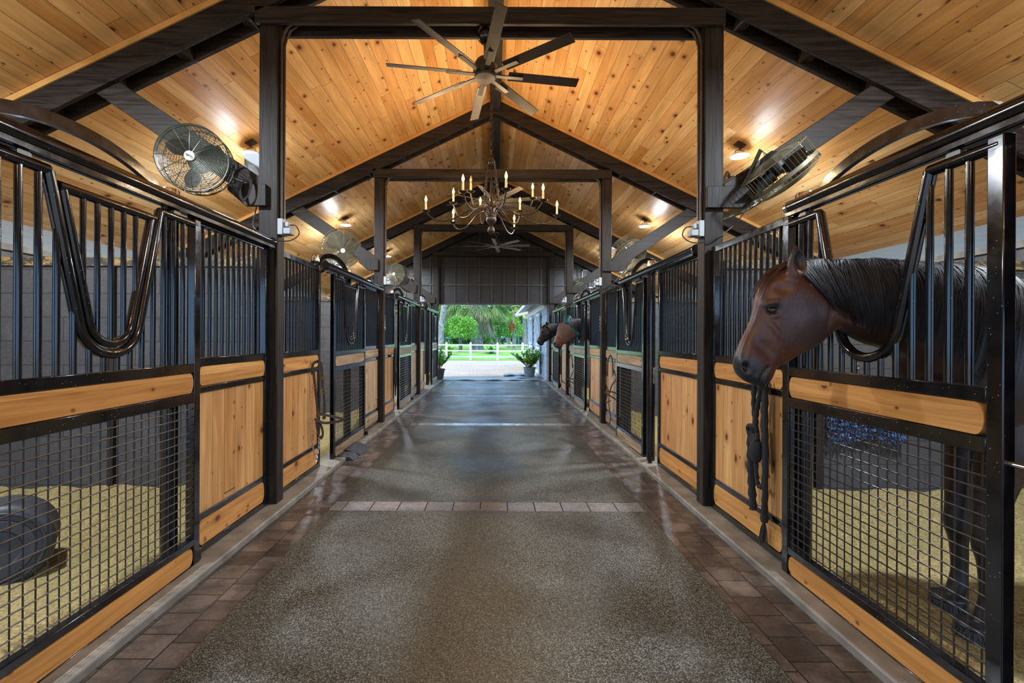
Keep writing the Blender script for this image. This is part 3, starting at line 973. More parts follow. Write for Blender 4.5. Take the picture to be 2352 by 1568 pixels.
# ================================================================== LED floodlights on the ceiling
def led_light(x, y, label, visible=True):
    z = roof_z(x) - .15
    root = thing('ceiling_spotlight', label, 'ceiling light', (x, y, z), group='ceiling spotlights')
    s = 1 if x > 0 else -1
    MB().beam((-.05, 0, .138 + .05 * SLOPE * s), (.05, 0, .138 - .05 * SLOPE * s), .11, .012).build('mounting_plate', M['fan'], root)
    mb = MB().tube([(0, 0, .13), (0, 0, .07)], .008, 6)
    for sg in (-1, 1):
        mb.tube([(0, 0, .075), (sg * .05, 0, .065), (sg * .07, 0, .02)], .005, 6)
    mb.build('bracket', M['galv'], root)
    MB().lathe([(0, .045), (.06, .04), (.10, .018), (.112, -.002), (.108, -.004), (0, -.004)], 22).build('lamp_head', M['white'], root)
    MB().lathe([(0, -.004), (.105, -.004), (.103, -.009), (0, -.010)], 22).build('lens', M['led'], root)
    ad = bpy.data.lights.new('spot_light', 'AREA'); ad.shape = 'DISK'; ad.size = .20; ad.energy = LED_W; ad.color = (0.78, 0.89, 1.0)
    ao = bpy.data.objects.new('spot_light', ad); C.objects.link(ao); ao.parent = root; ao.location = (0, 0, -.02)
    pd = bpy.data.lights.new('ceiling_fill', 'POINT'); pd.energy = CEILING_FILL_W; pd.color = (0.92, 0.95, 1.0); pd.shadow_soft_size = .12  # extra point light added under the lamp head to brighten the ceiling
    po = bpy.data.objects.new('ceiling_fill', pd); C.objects.link(po); po.parent = root; po.location = (0, 0, -.26)
    return root
for s in (-1, 1):
    for k, nm in enumerate(['overhead, above the camera', 'nearest in view', 'second in view', 'farthest']):
        led_light(s * 3.07, 2.1 + 3.62 * k, 'bright white ceiling spotlight on the %s roof slope, %s' % (SIDE[s], nm))

# ================================================================== wall fans
def wall_fan(loc, facing, R_, label, mat, arm_to, badge=False, bladeang=35):
    """facing: direction the grille looks"""
    root = thing('wall_fan', label, 'fan', loc, group='caged wall fans')
    f = Vector(facing).normalized()
    q = f.to_track_quat('Z', 'Y')
    holder = root; root.rotation_euler = q.to_euler()
    dep = R_ * .68
    wr = .0022
    mb = MB()
    def ring(r, z, t=wr, n=40):
        mb.tube([(r * math.cos(2 * PI * i / n), r * math.sin(2 * PI * i / n), z) for i in range(n)], t, 5, closed=True)
    def prof(r):          # front grille dome
        u = r / R_
        return dep * .30 * (1 - u ** 3)
    k = int(R_ / .0085)
    for i in range(4, k):
        r = R_ * i / k
        ring(r, prof(r))
    for i in range(4, k, 2):
        r = R_ * i / k
        ring(r, -dep - prof(r) * .8)
    for sp in range(12):
        a = 2 * PI * sp / 12
        pr = [(r * math.cos(a), r * math.sin(a), prof(r)) for r in [R_ * .1 + R_ * .9 * j / 8 for j in range(9)]]
        pr += [(r * math.cos(a), r * math.sin(a), -dep - prof(r) * .8) for r in [R_ * 1.0 - R_ * .8 * j / 8 for j in range(9)]]
        mb.tube(pr, .0028, 5)
    for sp in range(48):
        a = 2 * PI * sp / 48
        mb.tube([(R_ * math.cos(a), R_ * math.sin(a), prof(R_)), (R_ * 1.01 * math.cos(a), R_ * 1.01 * math.sin(a), -dep)], wr, 4)
    for z in (0, -dep): ring(R_ * 1.005, z, .005)
    mb.build('cage', mat, root)
    # rim band
    n = 48
    vs = []; fs = []
    for i in range(n):
        a = 2 * PI * i / n
        for rr, z in ((R_ * 1.012, -.030), (R_ * 1.012, -.060), (R_ * 1.004, -.060), (R_ * 1.004, -.030)):
            vs.append((rr * math.cos(a), rr * math.sin(a), z))
    for i in range(n):
        j = (i + 1) % n
        for c in range(4):
            d = (c + 1) % 4
            fs.append((i * 4 + c, i * 4 + d, j * 4 + d, j * 4 + c))
    MB().add(vs, fs).build('rim_band', mat, root)
    # blades
    for b in range(3):
        a0 = math.radians(bladeang + 120 * b)
        vs, fs = [], []
        nr, na = 6, 5
        for t in (0, .004):
            for i in range(nr + 1):
                u = i / nr; r = .04 + (R_ * .86 - .04) * u
                half = math.radians(10 + 20 * math.sin(PI * min(1, u * .8 + .15)))
                for j in range(na + 1):
                    v = j / na - .5
                    a = a0 + v * 2 * half
                    vs.append((r * math.cos(a), r * math.sin(a), -dep * .5 + v * .085 + t))
        st = (nr + 1) * (na + 1)
        for i in range(nr):
            for j in range(na):
                p0 = i * (na + 1) + j
                q4 = (p0, p0 + 1, p0 + na + 2, p0 + na + 1)
                fs.append(q4); fs.append(tuple(st + x for x in reversed(q4)))
        MB().add(vs, fs).build('blade', M['blade'], root)
    MB().lathe([(0, -dep * .35), (.035, -dep * .37), (.04, -dep * .62), (.07, -dep * .66), (.075, -dep * 1.25), (.05, -dep * 1.42), (0, -dep * 1.45)], 20).build('motor', M['blade'], root)
    bz = prof(R_ * .1) + .004
    MB().lathe([(0, bz - .006), (.036, bz - .006), (.038, bz), (.034, bz + .005), (0, bz + .006)], 24).build('badge', M['badge'], root)
    if badge:
        tc = bpy.data.curves.new('lettering', 'FONT'); tc.body = 'Gulfs'; tc.size = .026; tc.extrude = .0006; tc.align_x = 'CENTER'; tc.align_y = 'CENTER'; tc.shear = .25
        t0 = bpy.data.objects.new('lettering', tc); C.objects.link(t0); bpy.context.view_layer.update()
        tm = bpy.data.meshes.new_from_object(t0.evaluated_get(bpy.context.evaluated_depsgraph_get())); bpy.data.objects.remove(t0)
        to = bpy.data.objects.new('lettering', tm); C.objects.link(to); to.parent = root; to.location = (0, -.002, bz + .0075)
        to.rotation_euler = (0, 0, math.radians(150)); tm.materials.clear(); tm.materials.append(M['text'])
    # mounting arm in world space -> local
    inv = Matrix.Translation(Vector(loc)) @ q.to_matrix().to_4x4()
    inv = inv.inverted()
    A = inv @ Vector(arm_to)
    mb = MB().tube([(0, 0, -dep * 1.3), (0, 0, -dep * 1.75), A], .016, 10)
    mb.build('arm', M['cage_dark'], root)
    return root, inv, dep

wf, inv, dep = wall_fan((-2.36, 3.54, 2.835), (.30, -1.0, -.10), .252, 'olive caged fan with white badge, nearest on the left side', M['cage_dark'], (-1.95, 3.80, 2.68), True, 20)
wall_fan((2.33, 3.64, 2.72), (.50, .0, -.58), .265, 'pale caged fan tilted edge-on by the nearest right post', M['cage'], (2.05, 3.80, 2.66), False)
wall_fan((2.42, 4.45, 2.76), (.35, -.15, -.92), .30, 'caged fan facing down behind the nearest right post', M['cage'], (1.90, 3.98, 2.62), False)
wall_fan((-2.48, 7.40, 2.86), (.42, -.86, -.42), .30, 'caged fan on the second left post, above the stall door arch', M['cage'], (-1.95, 7.5, 2.65), False)
wall_fan((-2.42, 11.05, 2.96), (-.42, -.9, .1), .27, 'caged fan on the third left post, facing the camera', M['cage'], (-1.95, 11.1, 2.65), False)
wall_fan((-2.30, 12.3, 2.80), (-.2, -.55, -.85), .28, 'caged fan tipped downward beyond the third left post', M['cage'], (-1.95, 11.3, 2.66), False)
wall_fan((2.28, 7.65, 2.80), (.35, -.75, -.62), .30, 'caged fan on the second right post, behind its knee brace', M['cage'], (1.90, 7.55, 2.65), False)
wall_fan((2.1, 11.3, 2.62), (.4, -.45, -.8), .27, 'caged fan on the third right post, low beside the brace', M['cage'], (1.90, 11.2, 2.6), False)

# grey electrical box and outlet boxes
e = MB().box((-.075, -.045, 0), (.075, .045, .215)).build('junction_box', M['plastic'], bevel=.004, loc=(-2.07, 3.93, 2.80))
tag(e, 'flat grey electrical box behind the nearest left post, beside the fan', 'electrical box')
def outlet(k, s):
    y = P(k) if k < 4 else P(k) - .12
    x = -1.82 if s < 0 else 1.75
    root = thing('outlet_box', 'grey weatherproof outlet box with plugged cord on the %s %s post' % (ORD[k - 1], SIDE[s]), 'outlet', (x, y - .02, 2.36), group='outlet boxes on the posts')
    d = -s
    MB().box((0, -.05, -.06), (d * .045, .05, .075)).build('box', M['plastic'], root, bevel=.005)
    MB().box((d * .045, -.045, -.055), (d * .11, .04, .0)).build('cover', M['plastic'], root, bevel=.008)
    MB().box((d * .045, -.03, .01), (d * .085, .03, .05)).build('plug', M['plastic'], root, bevel=.005)
    pts = [(d * .085, 0, .03), (d * .14, -.01, .02), (d * .17, -.02, -.05), (d * .10, -.04, -.11), (-d * .02, -.07, -.11), (-d * .12, -.09, -.06)]
    if s > 0: pts += [(-d * .25, -.08, .05), (-d * .38, -.02, .20), (-d * .45, .02, .33)]
    else: pts += [(-d * .19, -.07, .02), (-d * .20, .0, .18), (-d * .22, .02, .30)]
    MB().tube(spline(pts, 8), .005, 6).build('cord', M['cord'], root)
for k in (1, 2, 3):
    for s in (-1, 1): outlet(k, s)
MB_ = MB()
for q in range(3):
    MB_.tube(spline([(-.02 + .012 * q, 0, 0), (-.05 - .01 * q, -.01, -.08), (-.03, -.015, -.17 - .01 * q), (.02, -.01, -.12), (.015 + .01 * q, 0, -.02)], 7, True), .0045, 6, closed=True)
o = MB_.build('coiled_cord', M['cord'], loc=(-2.03, 3.73, 2.74)); tag(o, 'coil of black fan cord hanging at the nearest left post', 'cord')

# ================================================================== tack hanging on the stall fronts
def rope(name, pts, r, parent, mat, n=8, twist=True):
    p = spline(pts, 7)
    rs = [r * (1 + .18 * math.sin(i * 2.1)) for i in range(len(p))] if twist else r
    return MB().tube(p, rs, n).build(name, mat, parent)
# braided black lead rope under the horse's muzzle; local y runs along the stall front (+y away from the camera)
rt = thing('lead_rope', 'bundle of thick black braided rope knotted below the bay horse', 'rope', (1.785, 2.99, 1.12), group=None)
R3 = .0155
MB().tube([(.0, 0, .05), (-.03, 0, .05), (-.035, 0, .01)], .006, 8).build('hook', M['steel'], rt)
rope('rope_strand', [(-.02, .10, .04), (-.02, .105, -.12), (-.02, .085, -.26), (-.02, .09, -.34)], R3, rt, M['rope'])
rope('rope_strand', [(-.03, .0, .04), (-.03, .03, -.08), (-.03, .06, -.20), (-.03, .055, -.30)], R3, rt, M['rope'])
rope('rope_strand', [(-.02, -.02, .02), (-.02, -.01, -.15), (-.02, -.015, -.30), (-.02, -.03, -.52), (-.02, -.03, -.80)], R3 * 1.1, rt, M['rope'])
rope('rope_strand', [(-.03, -.045, .02), (-.03, -.045, -.20), (-.03, -.05, -.45), (-.03, -.04, -.70), (-.03, -.03, -.82)], R3 * 1.1, rt, M['rope'])
rope('rope_loop', [(-.03, .06, -.42), (-.03, .05, -.60), (-.03, .015, -.65), (-.03, -.03, -.60), (-.03, -.035, -.40)], R3 * .9, rt, M['rope'])
rope('rope_tail', [(-.03, .12, -.30), (-.03, .12, -.48), (-.03, .105, -.68), (-.03, .09, -.83)], R3 * 1.6, rt, M['rope'])
mbk = MB()
rr = random.Random(4)
for i in range(5):
    c = Vector((-.04, .06 + rr.uniform(-.03, .05), -.33 + rr.uniform(-.04, .05)))
    ax = Vector((rr.uniform(-.4, .4), rr.uniform(-1, 1), rr.uniform(-1, 1))).normalized(); bx = ax.cross(Vector((1, .2, .1))).normalized()
    mbk.tube([c + ax * .045 * math.cos(2 * PI * j / 14) + bx * .028 * math.sin(2 * PI * j / 14) for j in range(14)], .015, 8, closed=True)
mbk.lathe([(0, -.50), (.025, -.49), (.045, -.44), (.04, -.39), (.02, -.34), (0, -.33)], 14, (-.04, .04, 0))
mbk.build('knot', M['rope'], rt)
mbk = MB()
mbk.lathe([(0, -.87), (.02, -.865), (.026, -.84), (.02, -.815), (0, -.81)], 12, (-.025, -.03, 0))
for i in range(22):
    a = rr.uniform(0, 2 * PI); d = rr.uniform(.01, .035)
    mbk.tube([(-.025, -.03, -.85), (-.025 + .3 * d * math.cos(a), -.02 + d * math.sin(a), -.92), (-.025 + .5 * d * math.cos(a), -.01 + 1.4 * d * math.sin(a), -.98 - rr.uniform(0, .03))], .0035, 5)
mbk.build('tassel', M['rope'], rt)

def strap(name, pts, w, parent, mat):
    p = spline(pts, 6)
    mb = MB()
    vs = []
    for i, q in enumerate(p):
        t = (p[min(i + 1, len(p) - 1)] - p[max(0, i - 1)]).normalized()
        n = Vector((1, 0, 0)); sd = t.cross(n)
        sd = sd.normalized() if sd.length > 1e-3 else Vector((0, 1, 0))
        for a, b in ((-1, -1), (1, -1), (1, 1), (-1, 1)):
            vs.append(q + sd * a * w / 2 + n * b * .0025)
    fs = [(0, 1, 2, 3), tuple(len(vs) - 4 + k for k in (3, 2, 1, 0))]
    for i in range(len(p) - 1):
        for k in range(4):
            l = (k + 1) % 4
            fs.append((i * 4 + k, i * 4 + l, i * 4 + 4 + l, i * 4 + 4 + k))
    mb.add(vs, fs)
    return mb.build(name, mat, parent)
def ring_part(parent, c, r, mat, name='ring'):
    c = Vector(c)
    return MB().tube([c + Vector((0, r * math.cos(2 * PI * i / 16), r * math.sin(2 * PI * i / 16))) for i in range(16)], .004, 6, closed=True).build(name, mat, parent)

# left second stall: leather halter with chain lead, on the near panel
h = thing('halter', 'brown leather halter with brass rings and a chain, beside the second left stall door', 'halter', (-1.86, 4.66, 1.16), rot=(0, 0, -.75))
strap('crown_strap', [(.03, -.02, -.10), (.03, -.015, .0), (.03, .03, .03), (.03, .075, .0), (.03, .085, -.12), (.03, .09, -.25)], .026, h, M['leather'])
strap('cheek_strap', [(.035, -.01, -.05), (.035, .01, -.25), (.035, .03, -.42), (.035, .05, -.62)], .024, h, M['leather'])
strap('cheek_strap', [(.045, .09, -.25), (.045, .105, -.42), (.045, .10, -.56)], .024, h, M['leather'])
strap('noseband', [(.04, .0, -.55), (.06, .09, -.60), (.09, .22, -.60), (.10, .28, -.585), (.08, .20, -.55), (.05, .1, -.52), (.04, .02, -.50)], .026, h, M['leather'])
strap('chin_strap', [(.04, .02, -.55), (.04, .03, -.66), (.04, .07, -.76), (.04, .09, -.70), (.04, .06, -.60)], .022, h, M['leather'])
for c in ((.04, .01, -.22), (.045, .095, -.14), (.045, .09, -.28), (.045, .03, -.52), (.045, .10, -.55)): ring_part(h, c, .018, M['brass'])
chain([(.035, -.02, -.20), (.035, -.03, -.5), (.035, -.02, -.80), (.035, .02, -.98), (.035, .05, -.85), (.035, .055, -.70)], .030, .003, .008).build('lead_chain', M['chrome'], h)
MB().tube([(.0, .03, .02), (.045, .03, .02), (.05, .03, .05)], .005, 6).build('hook', M['steel'], h)

def bridle(loc, sx, label, mat, k=1.0):
    h = thing('bridle', label, 'bridle', loc, rot=(0, 0, .6))
    strap('crown_strap', [(sx, -.05, -.30), (sx, -.04, -.1), (sx, .0, .0), (sx, .05, -.1), (sx, .06, -.32)], .022, h, mat)
    strap('cheek_strap', [(sx, -.05, -.2), (sx, -.11, -.34), (sx, -.03, -.45), (sx, .02, -.58)], .020, h, mat)
    strap('cheek_strap', [(sx, .06, -.26), (sx, .10, -.40), (sx, .03, -.56)], .020, h, mat)
    strap('noseband', [(sx * 1.2, -.20, -.60), (sx * 1.4, -.08, -.55), (sx * 1.6, .10, -.56), (sx * 1.4, .02, -.60), (sx, -.12, -.66)], .022, h, mat)
    strap('rein', [(sx, .02, -.58), (sx, .03, -.74), (sx, .0, -.92), (sx, .01, -1.05)], .014, h, mat)
    strap('rein', [(sx * 1.2, .05, -.60), (sx * 1.2, .08, -.72), (sx * 1.2, -.02, -.68)], .014, h, mat)
    for c in ((sx * 1.2, -.10, -.36), (sx * 1.2, .02, -.57)): ring_part(h, c, .02, M['latch'])
    return h
bridle((1.785, P(1) + 3.05, 1.18), -.03, 'brown leather bridle on the pine panel between second right stall door and post', M['leather'])
bridle((1.785, P(2) + 3.0, 1.05), -.03, 'small bridle hanging beyond the third right stall door', M['leather'])
# left third stall: loops of dark rope
h = thing('lead_rope', 'dark coiled lead ropes and chain beside the third left stall door', 'rope', (-1.87, P(2) + .90, 1.24))
for i in range(5):
    a = rr.uniform(-.04, .04)
    pts = [(.03 + .006 * i, a - .02, 0), (.03 + .006 * i, a - .07, -.2), (.03 + .006 * i, a - .05, -.55 - .05 * i), (.03 + .006 * i, a, -.66 - .05 * i), (.03 + .006 * i, a + .07, -.5), (.03 + .006 * i, a + .05, -.15)]
    MB().tube(spline(pts, 6, True), .008, 6, closed=True).build('rope_loop', M['leather'] if i % 2 else M['rope'], h)
chain([(.05, -.02, 0), (.05, -.04, -.25), (.05, .02, -.45)], .03, .003, .008).build('lead_chain', M['chrome'], h)
# small snap chain at the second left post
chn = chain([(0, 0, 0), (0, .0, -.16), (0, .005, -.26)], .035, .004, .012).build('door_chain', M['chrome'], loc=(-1.80, P(2) - .06, 1.80)); tag(chn, 'short chain and snap hanging on the second left post', 'chain')
chn = chain([(0, 0, 0), (0, .0, -.16), (0, .005, -.24)], .035, .004, .012).build('door_chain', M['chrome'], loc=(1.73, P(2) - .06, 1.80)); tag(chn, 'short chain and snap hanging on the second right post', 'chain')

# grey wedge block in front of the second left door
root = thing('threshold_wedge', 'worn grey wedge block on the pavers before the second left stall door', 'wedge', (-1.72, 5.55, .0))
MB().prism([(-.12, 0), (.10, 0), (.06, .03), (-.06, .075), (-.12, .07)], 'Y', .0, .42).build('block', M['rubber'], root, bevel=.008)
MB().prism([(-.11, 0), (.09, 0), (.03, .05), (-.11, .06)], 'Y', -.24, -.03).build('block', M['rubber'], root, bevel=.008)
# floor guide roller at the foot of the nearest left door
root = thing('door_guide', 'black steel floor guide at the foot of the nearest left stall door', 'door guide', (-1.90, 2.86, .02))
MB().box((.0, -.02, 0), (.13, .05, .012)).build('plate', M['steel'], root, bevel=.002)
MB().tube([(.03, .0, .01), (.03, .0, .09)], .028, 14).build('roller', M['steel'], root)
for b, s in ((1, -1), (1, 1), (2, 1), (2, -1)):
    r = thing('door_guide', 'black floor guide at the foot of the %s %s stall door' % (ORD[b], SIDE[s]), 'door guide', (XF[s] - s * .02, P(b) + (1.24 if s > 0 else 2.64), .03))
    MB().box((-.05, -.03, 0), (.05, .04, .012)).build('plate', M['steel'], r)
    MB().tube([(-s * .03, .0, .01), (-s * .03, .0, .07)], .024, 12).build('roller', M['steel'], r)

# inside the stalls
tub = thing('rubber_tub', 'round black rubber tub lying on its side in the shavings', 'tub', (-2.80, 2.56, .235))
tub.rotation_euler = Vector((.62, -.78, .05)).to_track_quat('Z', 'Y').to_euler()
MB().lathe([(0, 0.0), (.10, .0), (.11, .012), (.16, .012), (.165, .0), (.215, .0), (.235, -.015), (.245, -.04), (.235, -.08), (.225, -.30), (.235, -.34), (.20, -.36), (0, -.36)], 36).build('body', M['rubber'], tub)
MB().tube([(.20 * math.cos(2 * PI * i / 30), .20 * math.sin(2 * PI * i / 30), .005) for i in range(30)], .008, 6, closed=True).build('rim', M['rubber'], tub)
net = thing('hay_net', 'blue knotted hay net hanging on the block wall of the nearest right stall', 'hay net', (3.05, 3.74, 1.0))
mb = MB()
rg = random.Random(9)
for row in range(11):
    zz = .05 - row * .04
    for k in range(22):
        u = k / 21 - .5
        wv = .62
        x = u * wv; zz1 = zz + .02 * math.cos(u * 9)
        mb.tube([(x, rg.uniform(-.02, .01), zz1), (x + .014, rg.uniform(-.03, .0), zz1 - .02 + rg.uniform(-.008, .008)), (x + .028, rg.uniform(-.02, .01), zz1 + rg.uniform(-.006, .006))], .0055, 4)
        mb.tube([(x + .014, 0, zz1 - .02), (x + rg.uniform(0, .03), -.01, zz1 - .045)], .005, 4)
mb.build('netting', M['net'], net)
MB().tube(spline([(-.3, 0, .13), (0, -.01, .10), (.31, 0, .14)], 8), .007, 6).build('drawstring', M['net'], net)
sc = chain([(0, 0, 0), (.0, 0, -.17)], .05, .005, .014).build('tie_chain', M['chrome'], loc=(3.02, 3.78, 1.33)); tag(sc, 'short chrome tie chain on the block wall behind the bay horse', 'chain')
for x, nm in ((-3.18, 'left'), (2.70, 'right')):
    o = MB().box((x - .025, 3.765, .10), (x + .025, 3.80, 2.02)).build('wall_batten', M['timber'], smooth=False); tag(o, 'narrow timber batten fixed to the block wall of the nearest %s stall' % nm, 'batten')
# ================================================================== horses
def px3(px, py, Y): return Vector(((px - 1136) * Y / 1045, Y, 1.45 - (py - 774) * Y / 1045))
HY = 2.30
SEC = [  # top px, bottom px, half width, Y
    ((1687, 836), (1691, 852), .020, HY), ((1687, 818), (1704, 868), .040, HY), ((1692, 802), (1727, 880), .052, HY), ((1697, 788), (1757, 884), .057, HY),
    ((1705, 771), (1774, 864), .054, HY), ((1713, 755), (1783, 842), .050, HY), ((1724, 727), (1806, 831), .055, HY), ((1730, 700), (1834, 813), .064, HY),
    ((1735, 678), (1858, 802), .078, HY), ((1748, 648), (1886, 782), .090, HY), ((1772, 621), (1906, 762), .097, HY), ((1805, 606), (1922, 752), .090, HY),
    ((1845, 599), (1935, 757), .080, HY), ((1895, 599), (1952, 767), .080, HY), ((1950, 600), (1982, 784), .088, 2.28), ((2005, 598), (2015, 794), .100, 2.25),
    ((2060, 602), (2045, 803), .125, 2.22)]
rings = []
for t, b, w, Y in SEC:
    rings.append((px3(*t, Y), px3(*b, Y), w))
rings += [(Vector((2.06, 2.20, 1.80)), Vector((2.00, 2.20, 1.33)), .165), (Vector((2.18, 2.19, 1.79)), Vector((2.06, 2.19, 1.16)), .20),
          (Vector((2.35, 2.19, 1.77)), Vector((2.16, 2.19, 1.00)), .235), (Vector((2.60, 2.19, 1.71)), Vector((2.48, 2.19, .90)), .265),
          (Vector((3.0, 2.19, 1.62)), Vector((3.0, 2.19, .84)), .30), (Vector((3.45, 2.19, 1.61)), Vector((3.45, 2.19, .92)), .30),
          (Vector((3.85, 2.19, 1.58)), Vector((3.8, 2.19, 1.02)), .27), (Vector((4.08, 2.19, 1.46)), Vector((4.02, 2.19, 1.10)), .18)]
def loft_points(rings, n=28, sub=3):
    tops = spline([r[0] for r in rings], sub); bots = spline([r[1] for r in rings], sub)
    ws = [q.x for q in spline([(r[2], 0, 0) for r in rings], sub)]
    out = []
    for i, (t, b, w) in enumerate(zip(tops, bots, ws)):
        c = (t + b) / 2; a = (t - b) / 2
        u = i / (len(tops) - 1)
        neck = max(0, 1 - abs(u - .56) / .18)
        row = []
        for k in range(n):
            th = 2 * PI * k / n
            cs, sn = math.cos(th), math.sin(th)
            ww = w * (1 - .30 * neck * cs)
            e = .86
            sx = math.copysign(abs(sn) ** e, sn)
            row.append(c + a * cs + Vector((0, 1, 0)) * ww * sx)
        out.append(row)
    return out, tops, bots, ws
rows, tops, bots, wss = loft_points(rings)
def loft_mb(rows):
    n = len(rows[0]); vs = [p for r in rows for p in r]; fs = []
    for i in range(len(rows) - 1):
        for k in range(n):
            l = (k + 1) % n
            fs.append((i * n + k, i * n + l, (i + 1) * n + l, (i + 1) * n + k))
    fs.append(tuple(range(n))); fs.append(tuple((len(rows) - 1) * n + k for k in reversed(range(n))))
    return MB().add(vs, fs)
hb = loft_mb(rows)
def leg(pts, rs):
    q = spline(pts, 5)
    r = [v.x for v in spline([(a, 0, 0) for a in rs], 5)]
    hb.tube(q, r, 18)
# fore legs (near, far) and hind legs
for yy, dx in ((2.09, .0), (2.32, .10)):
    leg([(2.46 + dx, 2.2, 1.20), (2.38 + dx, yy, 1.02), (2.31 + dx, yy, .82), (2.275 + dx, yy, .62), (2.265 + dx, yy, .50), (2.27 + dx, yy, .42), (2.27 + dx, yy, .28), (2.265 + dx, yy, .19), (2.23 + dx, yy, .12), (2.20 + dx, yy, .085), (2.19 + dx, yy, .02)],
        [.17, .125, .085, .058, .055, .040, .032, .042, .036, .050, .062])
for yy, dx in ((2.06, .0), (2.34, .14)):
    leg([(3.80 + dx * .5, 2.19, 1.30), (3.72 + dx, yy, 1.05), (3.68 + dx, yy, .88), (3.84 + dx, yy, .66), (3.93 + dx, yy, .54), (3.88 + dx, yy, .42), (3.85 + dx, yy, .28), (3.85 + dx, yy, .19), (3.80 + dx, yy, .12), (3.77 + dx, yy, .085), (3.755 + dx, yy, .02)],
        [.22, .19, .12, .075, .060, .045, .036, .044, .038, .050, .062])
# ears joined to the body
def ear(yc, lean, dpx=0.0):
    st = [((1812, 642), (1852, 632), .030), ((1807, 618), (1854, 610), .027), ((1808, 600), (1850, 594), .022), ((1813, 585), (1843, 580), .016), ((1818, 573), (1834, 571), .010), ((1822, 564), (1826, 564), .004)]
    er = []
    for i, (a, b, w) in enumerate(st):
        pa, pb = px3(a[0] + dpx, a[1], HY), px3(b[0] + dpx, b[1], HY)
        y = yc + lean * i / 5
        pa.y = y; pb.y = y
        c = (pa + pb) / 2; h = (pa - pb) / 2
        er.append([c + h * math.cos(2 * PI * k / 14) + Vector((0, 1, 0)) * w * math.sin(2 * PI * k / 14) for k in range(14)])
    m = loft_mb(er); hb.add(m.v, m.f)
ear(HY - .062, -.015, -20); ear(HY + .058, -.01, 14)
body = hb.build('horse', M['horse_bay'], smooth=False)
rm = body.modifiers.new('remesh', 'REMESH'); rm.mode = 'VOXEL'; rm.voxel_size = .0105; rm.use_smooth_shade = True
sm = body.modifiers.new('smooth', 'SMOOTH'); sm.factor = .55; sm.iterations = 7
dg = bpy.context.evaluated_depsgraph_get()
me = bpy.data.meshes.new_from_object(body.evaluated_get(dg))
body.modifiers.clear()
old = body.data
body.data = me
me.materials.clear(); me.materials.append(M['horse_bay'])
bpy.data.meshes.remove(old)
def hpx(v):   # reference-frame coordinates used for coat features: local X,Z of the head plane
    return 1136 + v.x * 1045 / HY, 774 - (v.z - 1.45) * 1045 / HY
import numpy as np
N = len(me.vertices)
co = np.empty(N * 3, 'f'); me.vertices.foreach_get('co', co); co = co.reshape(-1, 3)
# orthographic head-plane coordinates
hx = 1136 + co[:, 0] * 1045 / HY; hy = 774 - (co[:, 2] - 1.45) * 1045 / HY
side = np.sign(co[:, 1] - HY)
inhead = (hx < 1960) & (hy < 900)
YN = 2.225
def nx(px): return 1136 + (px - 1136) * YN / HY
def ny(py): return 774 + (py - 774) * YN / HY
def dent(cx, cy, rx, ry, depth, ang=0.0, sel=None, p=2, raw=False):
    if not raw: cx, cy = nx(cx), ny(cy)
    ca, sa = math.cos(ang), math.sin(ang)
    dx, dy = hx - cx, hy - cy
    u = (dx * ca + dy * sa) / rx; v = (-dx * sa + dy * ca) / ry
    d = np.sqrt(u * u + v * v)
    k = np.clip(1 - d ** 2, 0, 1) ** p * depth
    k = np.where(inhead & (np.abs(co[:, 1] - HY) > .018), k, 0)
    co[:, 1] -= side * k
dent(1722, 842, 9, 18, .034, -.30)          # nostril
dent(1716, 828, 20, 9, -.006, -.6)           # nostril rim
dent(1748, 868, 16, 12, -.006, .5)           # nostril rim
dent(1722, 850, 18, 26, -.008, 0)            # lip fullness
dent(1780, 708, 20, 14, .012, -.25)          # eye socket
dent(1776, 692, 24, 10, -.011, -.25)         # brow ridge
dent(1782, 723, 20, 6, -.006, -.2)           # lower lid
dent(1860, 735, 52, 62, -.016, .3)           # jowl
dent(1800, 660, 26, 18, .010, 0)             # temple hollow
dent(1790, 760, 55, 9, -.010, .95)           # facial crest
dent(1765, 800, 40, 24, .010, .8)            # cheek hollow
dent(1905, 715, 10, 45, .012, .1)            # groove behind the jowl
dent(1812, 604, 13, 27, .026, -.05, raw=True, p=1)   # ear cup
# mouth line
for i in range(14):
    t = i / 13
    dent(1754 + 18 * t - 3 * math.sin(t * 3), 878 - 36 * t, 5.5, 5.5, .011, 0)
# neck muscles
dent(1965, 745, 45, 10, -.008, .45)
me.vertices.foreach_set('co', co.reshape(-1))
me.update()
# coat colours: dark points, brown head, near-black neck and legs
X_, Y_, Z_ = co[:, 0], co[:, 1], co[:, 2]
def sstep(x, a, b): t = np.clip((x - a) / (b - a), 0, 1); return t * t * (3 - 2 * t)
base = np.tile(np.array([.078, .025, .011]), (N, 1))
dark = np.array([.012, .009, .008]); brown2 = np.array([.050, .022, .014]); grey = np.array([.020, .019, .021])
def blend(c, k):
    global base
    base = base * (1 - k[:, None]) + np.array(c) * k[:, None]
# greyish sheen on the cheek, painted into the coat colour
dj = np.sqrt(((hx - nx(1850)) / 60) ** 2 + ((hy - ny(735)) / 70) ** 2)
blend((.052, .034, .032), 1 - sstep(dj, .6, 1.2))
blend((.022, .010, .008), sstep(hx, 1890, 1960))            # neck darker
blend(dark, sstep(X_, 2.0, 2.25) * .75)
de = np.sqrt(((hx - nx(1781)) / 26) ** 2 + ((hy - ny(708)) / 20) ** 2)
blend((.018, .011, .010), 1 - sstep(de, .45, 1.15))
